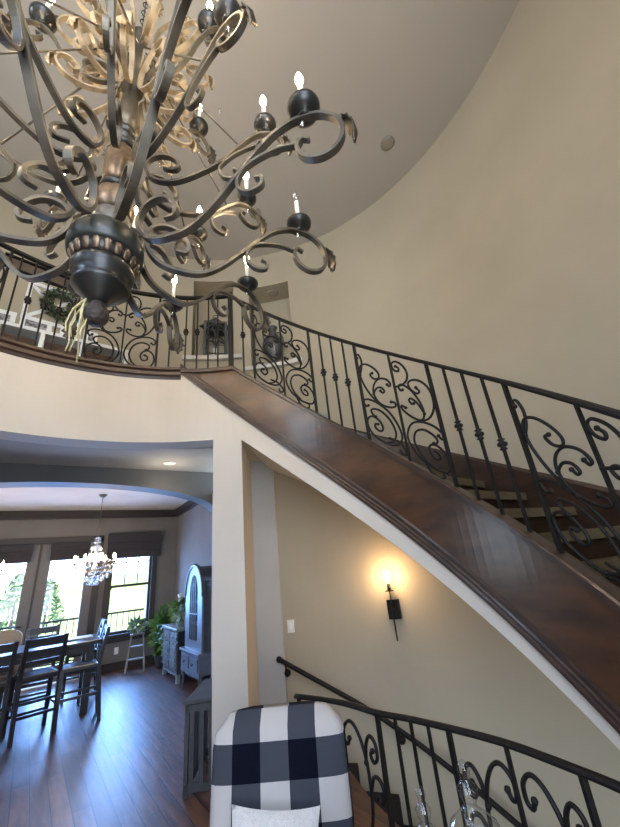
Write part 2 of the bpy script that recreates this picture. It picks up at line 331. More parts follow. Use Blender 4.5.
# french doors
def door_leaf(x0, x1, name):
    m = MB(); s = .19
    m.box(x0, x0+s, 9.33, 9.38, .02, 2.42).box(x1-s, x1, 9.33, 9.38, .02, 2.42).box(x0+s, x1-s, 9.33, 9.38, .02, .28).box(x0+s, x1-s, 9.33, 9.38, 2.22, 2.42)
    o = struct(m.build(name, FRAMEG)); MB().box(x0+s, x1-s, 9.35, 9.356, .28, 2.22).build('door_glass', PANE, o)
    return o
d1 = door_leaf(-1.285, -.3, 'door_1'); d2 = door_leaf(-.3, .69, 'door_2')
MB().tube([(-.4, 9.33, 1.0), (-.4, 9.28, 1.0), (-.5, 9.27, 1.0)], .012).build('door_handle', TRIMD, d1)
struct(MB().box(.66, .78, 9.26, 9.33, 0, 2.5).box(-.32, -.28, 9.315, 9.33, 0, 2.42).box(-1.38, -1.28, 9.26, 9.32, 0, 2.5).box(-1.38, .78, 9.26, 9.32, 2.42, 2.54).build('trim_2', TRIMD))
w = MB()
x0, x1, z0, z1 = W3
w.box(x0-.1, x0, 9.26, 9.32, z0-.1, z1+.1).box(x1, x1+.1, 9.26, 9.32, z0-.1, z1+.1).box(x0-.1, x1+.1, 9.26, 9.32, z1, z1+.1).box(x0-.1, x1+.1, 9.22, 9.32, z0-.04, z0).box(x0-.1, x1+.1, 9.27, 9.3, z0-.14, z0-.04)
win = struct(w.build('window_1', TRIMD))
MB().box(x0, x0+.035, 9.34, 9.38, z0, z1).box(x1-.05, x1, 9.34, 9.38, z0, z1).box(x0, x1, 9.34, 9.38, z0, z0+.05).box(x0, x1, 9.34, 9.38, z1-.05, z1).box(x0, x1, 9.33, 9.38, 1.48, 1.53).box(x0, x1, 9.345, 9.37, 1.95, 1.97).box(x0+.27, x0+.29, 9.345, 9.37, 1.53, z1).box(x0+.52, x0+.54, 9.345, 9.37, 1.53, z1).build('window_sash', TRIMD, win)
MB().box(x0, x1, 9.352, 9.358, z0, z1).build('window_pane', PANE, win)
# niche ledges
def ledge(h, z, nm):
    return struct(MB().arc(frange(h[0]-.035, h[1]+.035, 8), lambda t: [(3.19, z-.05), (3.6, z-.05), (3.6, z+.01), (3.19, z+.01)]).build(nm, mat('ledge_paint', (.6, .57, .52), .5)))
ledge(N1, 4.35, 'trim_3'); ledge(N2, 4.13, 'trim_4')

# ------------------------------------------------------------------ outdoors
GRASS = mat('meadow_grass', (.16, .24, .05), .9, col2=(.28, .30, .10), scale=.5, bump=.2)
gm = MB(); gx = frange(-60, 70, 40); gy = frange(11.5, 120, 36)
gv = []
for y in gy:
    for x in gx:
        d = max(0, y-20)
        gv.append((x, y, -1.6 + .045*d*(.6+.4*sin(x*.07+1)) + .8*sin(x*.11+y*.07)*min(1, d/20) + (1.5*math.exp(-((y-95)/18)**2))))
k = len(gx); gm.add(gv, [(j*k+i, j*k+i+1, (j+1)*k+i+1, (j+1)*k+i) for j in range(len(gy)-1) for i in range(k-1)], True)
o = gm.build('ground', GRASS); struct(o)
struct(MB().box(-6, 6, 9.5, 11.5, -.2, -.04).build('floor_deck', mat('grey_decking', (.35, .33, .31), .8, scale=8, stretch=(1, 8, 1))))
t = thing('deck_railing', 'black metal deck railing seen outside through the dining windows', 'railing', (0, 11.2, -.04))
MB().box(-5, 5, -.03, .03, .93, .97).build('rail', IRON, t); MB().box(-5, 5, -.015, .015, .1, .13).build('bottom_rail', IRON, t)
for i in range(6):
    x = -4.6+1.83*i; MB().box(x-.04, x+.04, -.04, .04, 0, 1.02).sphere((x, 0, 1.05), .05).build('post', IRON, t)
bal = None
for i in range(66):
    if i == 0: bal = MB().box(-.008, .008, -.008, .008, .12, .94).build('baluster', IRON, t); bal.location = (-4.3, 0, 0); continue
    c = bal.copy(); COL.objects.link(c); c.parent = t; c.location = (-4.3+.13*i, 0, 0)
pm = MB().bbox(2.0, 2.35, 10.7, 11.05, -.04, 3.0, .02); tag(pm.build('porch_post', mat('pale_stone', (.5, .5, .5), .8, col2=(.35, .36, .38), scale=5, bump=.5)), 'pale stone porch post seen through the right dining window', 'post')
LEAFO = mat('distant_foliage', (.05, .10, .04), .9, col2=(.10, .16, .07), scale=3)
def tree(x, y, z, h, lab):
    t = thing('tree', lab, 'tree', (x, y, z), 0, 'trees beyond the deck')
    MB().tube([(0, 0, -.6), (0, 0, h*.6)], [.12*h/4, .06*h/4]).build('trunk', WOODD, t)
    m = MB()
    for i in range(420):
        a = random.random()*2*PI; zz = random.random(); q = h*.36*(1-zz)**.6*(.5+.5*random.random())
        c = Vector((q*cos(a), q*sin(a), h*(.18+.82*zz))); s = h*.05*(.6+random.random()*.8)
        d1_ = Vector((random.uniform(-1, 1), random.uniform(-1, 1), random.uniform(-.5, .8))).normalized(); d2_ = d1_.orthogonal().normalized()
        m.add([c-d1_*s, c+d2_*s*.5, c+d1_*s, c-d2_*s*.5], [(0, 1, 2, 3)])
    m.build('crown', LEAFO, t)
tree(-1.6, 27, -1.3, 4.0, 'dark bushy tree seen through the middle glass door pane')
tree(-6.2, 26, -1.3, 4.6, 'dark bushy tree seen through the leftmost door glass')
tree(-.2, 33, -1.0, 3.4, 'small tree right of the dark one in the door glass')
tree(5.0, 60, 0.2, 5.2, 'far small tree seen in the right dining window')

# ------------------------------------------------------------------ staircase
K = 1.724
st = thing('curved_staircase', 'curved staircase with dark varnished wooden side and tan carpeted steps rising to the balcony', 'staircase', (0, 0, 0))
sth = frange(-1.02, .912, 70)
def stop(t): return 1.88+K*t
def sbot(t): return max(0, 1.268+1.835*t)
# side panel; continues as a wedge along the balcony edge
pn = MB().arc(sth, lambda t: [(2.045, sbot(t)+.03), (2.09, sbot(t)+.03), (2.09, stop(t)-.02), (2.045, stop(t)-.02)])
pn.arc(frange(.912, 1.17, 12), lambda t: [(2.045, sbot(t)+.02), (2.09, sbot(t)+.02), (2.09, 3.45), (2.045, 3.45)])
pn.build('side_panel', WOOD, st)
cap = MB().arc(sth, lambda t: [(2.02, stop(t)-.035), (2.13, stop(t)-.035), (2.13, stop(t)), (2.11, stop(t)+.012), (2.03, stop(t)+.012), (2.02, stop(t))])
cap.arc(frange(.912, 1.18, 10), lambda t: [(2.02, 3.42), (2.13, 3.42), (2.13, 3.455), (2.11, 3.467), (2.03, 3.467), (2.02, 3.455)])
cap.build('cap_moulding', WOODD, st)
def lowmould(d0, h, r):
    return lambda t: [(r, sbot(t)+d0), (2.06, sbot(t)+d0), (2.06, sbot(t)+d0+h), (r+.005, sbot(t)+d0+h), (r, sbot(t)+d0+h*.6)]
lth = frange(-.64, 1.175, 70)
lm = MB()
for d0, h, r in ((0, .035, 2.03), (.037, .03, 2.034), (.07, .045, 2.038)): lm.arc(lth, lowmould(d0, h, r))
lm.build('base_moulding', WOODD, st)
RW = mat('dark_shaded_riser_carpet', (.045, .024, .012), .95, spec=.1, col2=(.03, .016, .008), scale=60, bump=.6, bscale=300)  # dark brown carpet, with the shade between steps put into its colour
for k in range(1, 20):
    z = 3.43-.1715*k; t0 = (z-1.80)/K; t1 = t0+.1715/K+.006
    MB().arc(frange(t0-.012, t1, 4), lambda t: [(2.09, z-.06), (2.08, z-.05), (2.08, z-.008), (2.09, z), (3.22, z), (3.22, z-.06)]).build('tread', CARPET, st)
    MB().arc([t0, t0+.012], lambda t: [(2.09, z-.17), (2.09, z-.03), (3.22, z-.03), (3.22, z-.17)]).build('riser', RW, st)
z = 3.43; t0 = (z-1.80)/K
MB().arc([t0-.012, t0+.03], lambda t: [(2.09, z-.17), (2.09, z+.003), (3.22, z+.003), (3.22, z-.17)]).build('landing_nosing', WOODD, st)
def ws(t): return [(3.2, 1.66+K*t), (3.25, 1.66+K*t), (3.25, 2.04+K*t), (3.215, 2.04+K*t), (3.2, 2.01+K*t)]
MB().arc(frange(-.95, .86, 60), ws).build('wall_skirt', WOODD, st)
MB().arc(frange(-.95, .95, 50), lambda t: [(2.09, max(.01, 1.52+K*t)), (3.22, max(.01, 1.52+K*t)), (3.22, max(.03, 1.60+K*t)), (2.09, max(.03, 1.60+K*t))]).build('undercarriage', WOODD, st)
# balcony edge trim
struct(MB().arc(frange(1.17, rad(200), 50), lambda t: [(2.045, 3.35), (2.05, 3.35), (2.05, 3.43), (2.16, 3.43), (2.16, 3.467), (2.0, 3.467), (2.0, 3.44), (2.02, 3.425), (2.02, 3.39), (2.035, 3.375)]).build('trim_5', WOODD))
struct(MB().arc(frange(rad(52.2), rad(200), 50), lambda t: [(2.09, 3.43), (3.25, 3.43), (3.25, 3.445), (2.09, 3.445)]).build('floor_balcony', mat('balcony_floorboards', (.12, .06, .035), .5, scale=5)))

# basement stairs
BST = mat('black_brown_stair_carpet', (.014, .011, .010), .95, scale=60, bump=.5)
bs = thing('basement_staircase', 'dark basement stairs going down behind the lower iron railing', 'staircase', (0, 0, 0))
for k in range(13):
    z = -.19*(k+1); t1 = .80-.105*k; t0 = t1-.13
    MB().arc([t0, (t0+t1)/2, t1], lambda t: [(1.42, z-.04), (3.24, z-.04), (3.24, z), (1.42, z)]).build('tread', BST, bs)
    MB().arc([t0-.001, t0+.02], lambda t: [(1.42, z-.19), (3.24, z-.19), (3.24, z-.02), (1.42, z-.02)]).build('riser', BST, bs)
struct(MB().arc(frange(-.8, .95, 20), lambda t: [(.9, -2.7), (3.6, -2.7), (3.6, -2.6), (.9, -2.6)]).build('floor_basement', mat('basement_floor', (.1, .08, .07), .8)))
wi = [(1.24, .35), (1.33, .66), (1.36, .95), (1.33, 1.17), (1.26, 1.48), (1.22, 1.78)]
struct(MB().prism(wi+[(x-.08, y) for x, y in wi[::-1]], -2.6, -.22).build('wall_stairwell', WALL))

# ------------------------------------------------------------------ iron railings
P1 = [(0.267, 0.3), (0.287, 0.283), (0.304, 0.306), (0.295, 0.342), (0.249, 0.367), (0.172, 0.363), (0.091, 0.317), (0.04, 0.232), (0.023, 0.137), (0.067, 0.045), (0.164, 0.0), (0.264, 0.02), (0.3, 0.084), (0.292, 0.158), (0.247, 0.205), (0.194, 0.19), (0.172, 0.137), (0.197, 0.089), (0.237, 0.101), (0.234, 0.139), (0.211, 0.148)]
P2 = [(0.218, 0.215), (0.238, 0.222), (0.251, 0.257), (0.225, 0.287), (0.162, 0.295), (0.097, 0.243), (0.069, 0.148), (0.096, 0.063), (0.152, 0.012)]
P3 = [(0.063, 0.599), (0.046, 0.587), (0.032, 0.618), (0.064, 0.65), (0.127, 0.629), (0.18, 0.553), (0.2, 0.464), (0.178, 0.39), (0.133, 0.365), (0.07, 0.376), (0.026, 0.407), (0.027, 0.439), (0.058, 0.433)]
P4 = [(0.133, 0.506), (0.115, 0.494), (0.099, 0.519), (0.119, 0.544), (0.156, 0.527), (0.181, 0.49), (0.2, 0.447)]
P5 = [(0.149, 0.359), (0.229, 0.422), (0.283, 0.527), (0.295, 0.633), (0.276, 0.707), (0.227, 0.743), (0.166, 0.732), (0.123, 0.686), (0.132, 0.633), (0.175, 0.612), (0.201, 0.641), (0.179, 0.667)]
P6 = [(0.0, .60), (.07, .65), (.12, .72), (.13, .80), (.095, .86), (.04, .865), (.012, .82), (.025, .775), (.06, .775), (.068, .81), (.045, .82)]
P0 = [(.295, .60), (.27, .69), (.262, .77), (.28, .825), (.303, .81), (.298, .78)]
G1 = [(.06, .765), (.045, .742), (.022, .755), (.025, .80), (.07, .83), (.12, .81), (.165, .745), (.185, .66), (.18, .54), (.13, .44), (.06, .40), (.02, .37)]
G2 = [(.175, .70), (.19, .765), (.225, .80), (.262, .78), (.265, .73), (.235, .712), (.218, .735), (.235, .75)]
G3 = [(.185, .60), (.22, .66), (.265, .66), (.285, .62), (.262, .585), (.24, .605)]
def curl_mb(fn, lift=.03, vs=1.0, rr=.0088, tails=False, heart=True):
    m = MB()
    for P in ((P1, P2, P3, P4, P5, P6, P0) if heart else (P1, P2, G1, G2, G3)):
        for sg in (1, -1):
            if tails and ((P is P6 and sg < 0) or (P is P0 and sg > 0)): continue
            if P is P0 and not tails: continue
            path = smoothpath([(sg*u, v, 0) for u, v in P], 4)
            n_ = len(path); pts = [fn(p.x, lift+p.y*vs) for p in path]
            m.tube(pts, rr, n=6)
            for e in (pts[0], pts[-1]): m.sphere(e, rr*1.5, 8)
    if tails:
        m.tube([fn(u, v) for u, v, _ in [tuple(q) for q in smoothpath([(.12, .07, 0), (.15, .02, 0), (.2, .005, 0), (.24, .03, 0), (.235, .065, 0), (.205, .06, 0)], 4)]], rr, n=6)
        m.tube([fn(u, v) for u, v, _ in [tuple(q) for q in smoothpath([(-.14, .12, 0), (-.07, .125, 0), (-.02, .09, 0), (-.02, .05, 0), (-.05, .04, 0), (-.06, .065, 0)], 4)]], rr, n=6)
    return m
RR = 2.08
def railz(t): return 2.827+K*t+.0
def knuckle(m, p, s=1):
    m.lathe([(.004, -.03*s), (.018*s, -.022*s), (.009*s, -.014*s), (.022*s, -.004*s), (.022*s, .004*s), (.009*s, .014*s), (.018*s, .022*s), (.004, .03*s)], p, 10)
def bar(parent, p, zt, w, kn=None, name='baluster', twist=0):
    m = MB().box(-w, w, -w, w, 0, zt-p.z); o = m.build(name, IRON, parent, p)
    o.rotation_euler = (0, 0, math.atan2(p.y-1.45, p.x))
    if kn:
        k_ = MB(); knuckle(k_, (0, 0, kn-p.z), 1.3); k_.build('knuckle', IRON, o)
    return o
# stair railing
sr = thing('stair_railing', 'black wrought iron railing with scroll panels following the curved staircase', 'railing', (0, 0, 0))
rail = MB().arc(frange(-1.0, .925, 70), lambda t: [(RR-.02, railz(t)-.03), (RR+.02, railz(t)-.03), (RR+.024, railz(t)-.012), (RR+.015, railz(t)+.004), (RR-.015, railz(t)+.004), (RR-.024, railz(t)-.012)])
rail.build('handrail', IRON, sr)
def sbar(a, w, kn=False, name='baluster'):
    t = a/RR; p = CY(RR, t, stop(t)+.008); bar(sr, p, railz(t)-.02, w, (stop(t)+.49) if kn else None, name)
def spanel(a0, a1, ac, name='scroll_panel'):
    sbar(a0, .0105, name='panel_post'); sbar(a1, .0105, name='panel_post'); sbar(ac, .0075, name='panel_post')
    q = abs(a1-a0)/.62
    curl_mb(lambda u, v: CY(RR, (ac-u*q)/RR, stop((ac-u*q)/RR)+v), .06, .93, tails=True).build(name, IRON, sr)
spanel(1.682, 1.072, 1.377)
for a in (.955, .84, .722): sbar(a, .007, True)
spanel(.605, -.024, .29)
for a in (-.152, -.28, -.41): sbar(a, .0075, True)
spanel(-.543, -1.22, -.89)
for a in (-1.35, -1.48, -1.61): sbar(a, .0075, True)
spanel(-1.73, -2.0, -1.865) if False else sbar(-1.75, .0105, name='panel_post')
sbar(1.795, .007, True)
nw = MB(); p = CY(RR, 1.93/RR, 3.46); nw.box(-.022, .022, -.022, .022, 0, .93); nw.sphere((0, 0, .97), .035)
o = nw.build('newel_post', IRON, sr, p); o.rotation_euler = (0, 0, .93)
# balcony railing
brl = thing('balcony_railing', 'black wrought iron railing with scroll panels along the balcony edge', 'railing', (0, 0, 0))
MB().arc(frange(.925, rad(175), 50), lambda t: [(RR-.02, 4.40), (RR+.02, 4.40), (RR+.024, 4.418), (RR+.015, 4.434), (RR-.015, 4.434), (RR-.024, 4.418)]).build('handrail', IRON, brl)
def bbar(a, w, kn=False, name='baluster'):
    t = a/RR; p = CY(RR, t, 3.463); bar(brl, p, 4.41, w, 3.95 if kn else None, name)
def bpanel(a0, a1):
    ac = (a0+a1)/2
    bbar(a0, .0105, name='panel_post'); bbar(a1, .0105, name='panel_post'); bbar(ac, .0075, name='panel_post')
    curl_mb(lambda u, v: CY(RR, (ac-u)/RR, 3.465+v), .02, 1.0).build('scroll_panel', IRON, brl)
for a in (2.567, 2.407, 2.29, 2.173, 2.07): bbar(a, .007, a in (2.407, 2.29, 2.173))
bpanel(2.689, 3.33)
for a in (3.45, 3.57, 3.69, 3.81, 3.92): bbar(a, .007, a in (3.57, 3.69, 3.81, 3.45))
bpanel(4.0, 4.62)
for a in (4.74, 4.86, 4.98): bbar(a, .007, True)
bpanel(5.1, 5.72)
# lower railing round the stairwell
lr = thing('stairwell_railing', 'black wrought iron railing with scroll panels around the basement stairwell', 'railing', (0, 0, 0))
gp = smoothpath([(1.10, 1.96, 0), (1.19, 1.70, 0), (1.215, 1.48, 0), (1.255, 1.33, 0), (1.285, 1.17, 0), (1.31, .96, 0), (1.295, .75, 0), (1.27, .60, 0), (1.2, .38, 0)], 8)
MB().tube([(p.x, p.y, .905) for p in gp], .011, up=(0, 0, 1), ry=.016, n=8).build('handrail', IRON, lr)
MB().tube([(p.x, p.y, .06) for p in gp], .01, up=(0, 0, 1), flat=True).build('bottom_rail', IRON, lr)
L = [0]
for i in range(1, len(gp)): L.append(L[-1]+(gp[i]-gp[i-1]).length)
def gat(s):
    s = max(0, min(L[-1]-1e-6, s))
    for i in range(1, len(gp)):
        if L[i] >= s: return gp[i-1].lerp(gp[i], (s-L[i-1])/(L[i]-L[i-1]))
def gs(x, y): return min(range(len(gp)), key=lambda i: (gp[i].x-x)**2+(gp[i].y-y)**2)
def gbar(x, y, w, kn=False):
    p = gat(L[gs(x, y)]) if not isinstance(x, str) else gat(y); p = Vector((p.x, p.y, 0)); bar(lr, p, .9, w, None)
s_post1 = L[gs(1.215, 1.48)]; s_post2 = L[gs(1.285, 1.17)]; s_post3 = L[gs(1.29, .72)]
for sv, w_ in ((s_post1, .008), (s_post1+(s_post2-s_post1)*.27, .0052), (s_post1+(s_post2-s_post1)*.49, .0052), (s_post1+(s_post2-s_post1)*.73, .0052), (s_post2, .008), (s_post2+.21, .006), (s_post3, .008), (s_post3+.1, .0052), (s_post3+.2, .0052), (.02, .008)): gbar('s', sv, w_)
def gpanel(sc, q):
    def fn(u, v): p = gat(sc+u*q); return Vector((p.x, p.y, v))
    curl_mb(fn, .03, .98, .0075, heart=False).build('scroll_panel', IRON, lr)
gpanel((s_post2+s_post3)/2, (s_post3-s_post2)/.62)
gpanel(s_post1/2+.01, s_post1/.62*.97)
# wall handrail
wh = thing('wall_handrail', 'black handrail on the curved wall beside the basement stairs', 'handrail', (0, 0, 0))
hs = [(50.4, .66), (45, .50), (35.8, .25), (30, .08), (24.2, -.1), (15.5, -.37), (5, -.68), (-10, -1.1)]
pth = smoothpath([CY(3.17, rad(a), z) for a, z in hs], 6)
MB().tube(pth, .022, n=10).sphere(pth[0], .03).build('rail', IRON, wh)
for a, z in ((49.2, .62), (30.5, .095), (12, -.48)):
    c = CY(3.17, rad(a), z-.01); MB().tube([c, c+Vector((0, 0, -.06)), CY(3.24, rad(a), z-.1)], .009).sphere(CY(3.22, rad(a), z-.09), .035).build('bracket', IRON, wh)

# ------------------------------------------------------------------ wall sconce, switches
sc_p = CY(3.25, rad(28.3), 0); out = Vector((-cos(rad(28.3)), -sin(rad(28.3)), 0))
sc = thing('wall_sconce', 'black rod wall sconce with one glowing bulb under the staircase', 'lamp', (sc_p.x, sc_p.y, 1.03), rad(28.3))
# local -x points into the room
MB().bbox(-.045, 0, -.06, .06, -.085, .085, .006).build('back_plate', IRON, sc)
MB().tube([(-.07, 0, -.26), (-.07, 0, .17)], .007).box(-.07, -.04, -.01, .01, -.01, .01).build('rod', IRON, sc)
MB().lathe([(.04, .0), (.042, .006), (.01, .008), (.017, .01), (.017, .075), (.0, .075)], (-.07, 0, .165), 16).build('socket', IRON, sc)
MB().lathe([(.008, 0), (.022, .03), (.032, .065), (.03, .09), (.015, .115), (0, .12)], (-.07, 0, .235), 16).build('bulb', SBULB, sc)
MB().lathe([(.045, 0), (.06, .02), (.062, .19), (.06, .19), (.058, .022), (.043, .003)], (-.07, 0, .17), 20).build('glass_shade', glass('sconce_glass', gl=.015, edge=.2), sc)
def plight(name, loc, e, c, r=.03, parent=None):
    l = bpy.data.lights.new(name, 'POINT'); l.energy = e; l.color = c; l.shadow_soft_size = r; o = bpy.data.objects.new(name, l); COL.objects.link(o); o.location = loc
    return o
plight('sconce_light', (sc_p.x+out.x*.14, sc_p.y+out.y*.14, 1.33), 8, (1, .68, .38), .05)
def switch(name, lab, p, rz, cat, w=.038, h=.06):
    t = thing(name, lab, cat, p, rz)
    MB().bbox(-w, w, -.008, 0, -h, h, .003).build('cover_plate', WHITE, t)
    MB().bbox(-.014, .014, -.013, -.007, -.03, .03, .002).build('rocker', mat('switch_white', (.9, .9, .88), .4), t)
p = CY(3.25, rad(48.1), .935); switch('light_switch', 'white light switch on the wall above the basement handrail', p, rad(48.1-90), 'switch')
switch('wall_outlet', 'white outlet plate under the right dining window', (1.22, 9.3, .33), 0, 'outlet')
switch('light_switch', 'white switch plate on the dining wall above the sideboard', (2.3, 8.66, 1.11), rad(-90), 'switch')

# ------------------------------------------------------------------ recessed lights
LIT = emit('lit_downlight', (1, .88, .7), 14)
def can(loc, lab, lit, group=None):
    t = thing('recessed_light', lab, 'light', loc)
    MB().lathe([(.06, -.012), (.085, -.008), (.085, 0), (.06, 0)], (0, 0, 0), 24).build('trim_ring', WHITE if lit else mat('ring_taupe', (.3, .27, .22), .5), t)
    MB().lathe([(0, -.004), (.06, -.004), (.06, 0), (0, 0)], (0, 0, 0), 24).build('lens', LIT if lit else mat('dull_lens', (.16, .15, .13), .4), t)
can((2.73, 1.62, 6.2), 'unlit recessed ceiling light near the curved wall edge', False)
can((1.7, 3.26, 6.2), 'round fixture in the high ceiling behind the chandelier candles', False)
can((1.14, 5.2, 3.03), 'lit recessed light in the hall ceiling left of the column', True)
p = CY(3.42, rad(47.5), 5.555); can(p, 'small recessed light in the top of the vase niche', False)
plight('hall_light', (1.14, 5.2, 2.7), 5, (1, .85, .65), .06)

# ------------------------------------------------------------------ big chandelier
def leaf_mb(L_=.12, w=.045, curl=.4):
    m = MB(); n = 9; vs = []; 
    for i in range(n+1):
        s = i/n; wd = w*sin(PI*min(1, s*.92+.06))**.8*(1.0 if i % 2 else .62); z = -L_*s; x = curl*L_*math.sin(s*2.2)*.6
        vs += [(x-.006, -wd, z-(.012 if i % 2 else 0)), (x+.008, 0, z), (x-.006, wd, z-(.012 if i % 2 else 0))]
    fs = []
    for i in range(n):
        a = i*3; fs += [(a, a+1, a+4, a+3), (a+1, a+2, a+5, a+4)]
    k_ = len(vs); vs += [(x-.006, y, z) for x, y, z in vs]; fs += [tuple(k_+q for q in f)[::-1] for f in fs]
    for i in range(n): fs += [(i*3, i*3+3, k_+i*3+3, k_+i*3), (i*3+2, k_+i*3+2, k_+i*3+5, i*3+5)]
    fs += [(0, k_, k_+1, 1), (1, k_+1, k_+2, 2)]
    return m.add(vs, fs, True)
ch = thing('wrought_chandelier', 'huge two-storey scrolled bronze candle chandelier hanging in the foyer', 'chandelier', (0, 1.45, 0))
def prof3(P, k=5): return [Vector((p.x, 0, p.y)) for p in smoothpath([(a, b, 0) for a, b in P], k)]
A1 = [(.29, 2.974), (.335, 2.975), (.345, 3.03), (.30, 3.10), (.24, 3.12), (.18, 3.09), (.155, 3.01), (.177, 2.926), (.235, 2.868), (.33, 2.85), (.42, 2.865), (.52, 2.945), (.64, 3.09), (.762, 3.235), (.85, 3.305), (.945, 3.335), (1.04, 3.315), (1.105, 3.245), (1.118, 3.15), (1.08, 3.07), (1.01, 3.04), (.945, 3.07), (.918, 3.14), (.94, 3.19), (.975, 3.175)]
A1b = [(.92, 3.165), (.84, 3.18), (.75, 3.165), (.68, 3.13), (.643, 3.07), (.645, 3.01), (.69, 2.97), (.745, 2.985), (.75, 3.03), (.72, 3.045)]
A2 = [(.217, 3.45), (.27, 3.435), (.295, 3.475), (.26, 3.53), (.20, 3.55), (.144, 3.52), (.128, 3.46), (.155, 3.385), (.21, 3.35), (.29, 3.35), (.40, 3.41), (.51, 3.50), (.60, 3.62), (.68, 3.71), (.755, 3.745), (.82, 3.72), (.845, 3.65), (.81, 3.59), (.75, 3.58), (.70, 3.62), (.71, 3.67), (.74, 3.665)]
A2b = [(.70, 3.64), (.63, 3.60), (.56, 3.54), (.50, 3.45), (.52, 3.38), (.58, 3.375), (.60, 3.42), (.57, 3.44)]
A3 = [(.2, 4.22), (.235, 4.20), (.255, 4.24), (.22, 4.29), (.15, 4.29), (.10, 4.23), (.11, 4.16), (.18, 4.12), (.27, 4.15), (.36, 4.26), (.42, 4.38), (.49, 4.45), (.56, 4.43), (.59, 4.36), (.55, 4.30), (.49, 4.31), (.47, 4.35), (.50, 4.37)]
ARMT = .016
def candle_set(arm, rho, z, scale=1, lit=True, hang=None):
    s = scale
    MB().lathe([(.0, 0), (.028*s, .0), (.03*s, .008), (.014*s, .014), (.016*s, .022), (.05*s, .03), (.072*s, .052), (.076*s, .07), (.07*s, .072), (.05*s, .058), (.026*s, .056), (.03*s, .075), (.036*s, .09), (.03*s, .10), (0, .1)], (rho, 0, z), 24).build('drip_pan', BLACKM, arm)
    MB().lathe([(0, 0), (.0125, 0), (.0125, .165), (0, .168)], (rho, 0, z+.095), 12).build('candle_sleeve', CANDLE, arm)
    MB().lathe([(.008, 0), (.018, .022), (.020, .042), (.014, .07), (.006, .095), (0, .105)], (rho, 0, z+.26), 12).build('bulb', BULB if lit else CLBULB, arm)
def make_arm(prof, brace, rho, z, w, hasleaf=True, lit=True, ps=1.0):
    P = prof3(prof); n_ = len(P)
    rs = [w*(.8 if (i < 6 or i > n_-7) else 1) for i in range(n_)]
    arm = MB().tube(P, rs, flat=True, up=(0, 1, 0), ry=.55).build('arm', BRONZE, ch, bevel=.0025)
    if brace:
        b = prof3(brace); MB().tube(b, [w*.85]*len(b), flat=True, up=(0, 1, 0), ry=.55).build('scroll_brace', BRONZE, arm, bevel=.0025)
    if hasleaf:
        q = max(P, key=lambda p: p.x); l = leaf_mb(.17*ps, .05*ps, .45).build('leaf', mat('dark_bronze_leaf', (.05, .042, .033), .4, .6, col2=(.12, .095, .06), scale=20), arm); l.location = (q.x+.004, 0, q.z+.09*ps)
    candle_set(arm, rho, z, ps, lit)
    return arm
def ring_of(arm, n, a0, skip=(), special={}):
    arm.rotation_euler = (0, 0, rad(a0))
    for i in range(1, n):
        c = arm.copy(); COL.objects.link(c); c.parent = ch; c.rotation_euler = (0, 0, rad(a0+360/n*i))
        for x in ALLCH(arm):
            d = x.copy(); COL.objects.link(d); d.parent = c
            if i in special and d.name.startswith('bulb'): d.data = special[i]
arm1 = make_arm(A1, A1b, .97, 3.335, ARMT)
cb = MB().lathe([(.008, 0), (.018, .022), (.020, .042), (.014, .07), (.006, .095), (0, .105)], (.97, 0, 3.595), 12).build('tmp', CLBULB); cbm = cb.data; bpy.data.objects.remove(cb)
ring_of(arm1, 10, -47, special={1: cbm})
arm2 = make_arm(A2, A2b, 0.755, 3.76, .014, True, True, .85); ring_of(arm2, 10, -29)
arm3 = make_arm(A3, None, .49, 4.46, .013, True, True, .9); ring_of(arm3, 5, -47)
LITGOLD = mat('cream_gilt_scroll', (.42, .34, .23), .5, .25, col2=(.22, .17, .11), scale=12)  # gold lightened to cream: the bulbs' light is in the colour
s1 = prof3([(.30, 4.02), (.27, 4.00), (.255, 4.04), (.29, 4.08), (.34, 4.06), (.35, 3.99), (.30, 3.93), (.21, 3.93), (.12, 4.0), (.08, 4.1), (.10, 4.22), (.18, 4.30), (.26, 4.30), (.30, 4.25), (.27, 4.20), (.23, 4.22)])
s2 = prof3([(.10, 4.5), (.16, 4.42), (.26, 4.38), (.36, 4.42), (.42, 4.52), (.40, 4.62), (.33, 4.65), (.29, 4.60), (.32, 4.55), (.36, 4.57)])
for pth_, nn_, a0_ in ((s1, 10, 5), (s2, 10, 25)):
    g0 = MB().tube(pth_, [.013]*len(pth_), flat=True, up=(0, 1, 0), ry=.5).build('inner_scroll', LITGOLD, ch)
    g1 = leaf_mb(.11, .035, .5).build('leaf', LITGOLD, g0); g1.location = (.35 if pth_ is s1 else .43, 0, 4.05 if pth_ is s1 else 4.6)
    for i in range(nn_):
        c = g0 if i == 0 else g0.copy()
        if i:
            COL.objects.link(c); c.parent = ch; d = g1.copy(); COL.objects.link(d); d.parent = c
        c.rotation_euler = (0, 0, rad(a0_+360/nn_*i))
# crown straps and thin rods
cs = prof3([(.25, 4.62), (.22, 4.60), (.2, 4.64), (.24, 4.69), (.3, 4.66), (.31, 4.58), (.26, 4.48), (.17, 4.4), (.11, 4.45), (.09, 4.6), (.11, 4.78), (.2, 4.9), (.28, 4.95), (.32, 4.90), (.29, 4.85), (.25, 4.87)])
strap = MB().tube(cs, [.013]*len(cs), flat=True, up=(0, 1, 0), ry=.5).build('crown_scroll', LITGOLD, ch); lf = leaf_mb(.16, .05, -.6).build('leaf', LITGOLD, strap); lf.location = (.3, 0, 4.72)
for i in range(8):
    if i == 0: strap.rotation_euler = (0, 0, .2); continue
    c = strap.copy(); COL.objects.link(c); c.parent = ch; c.rotation_euler = (0, 0, .2+i*PI/4); d = lf.copy(); COL.objects.link(d); d.parent = c
rod = MB().tube([(.05, 0, 4.55), (.62, 0, 3.62)], .0055, n=6).build('support_rod', BRONZE, ch)
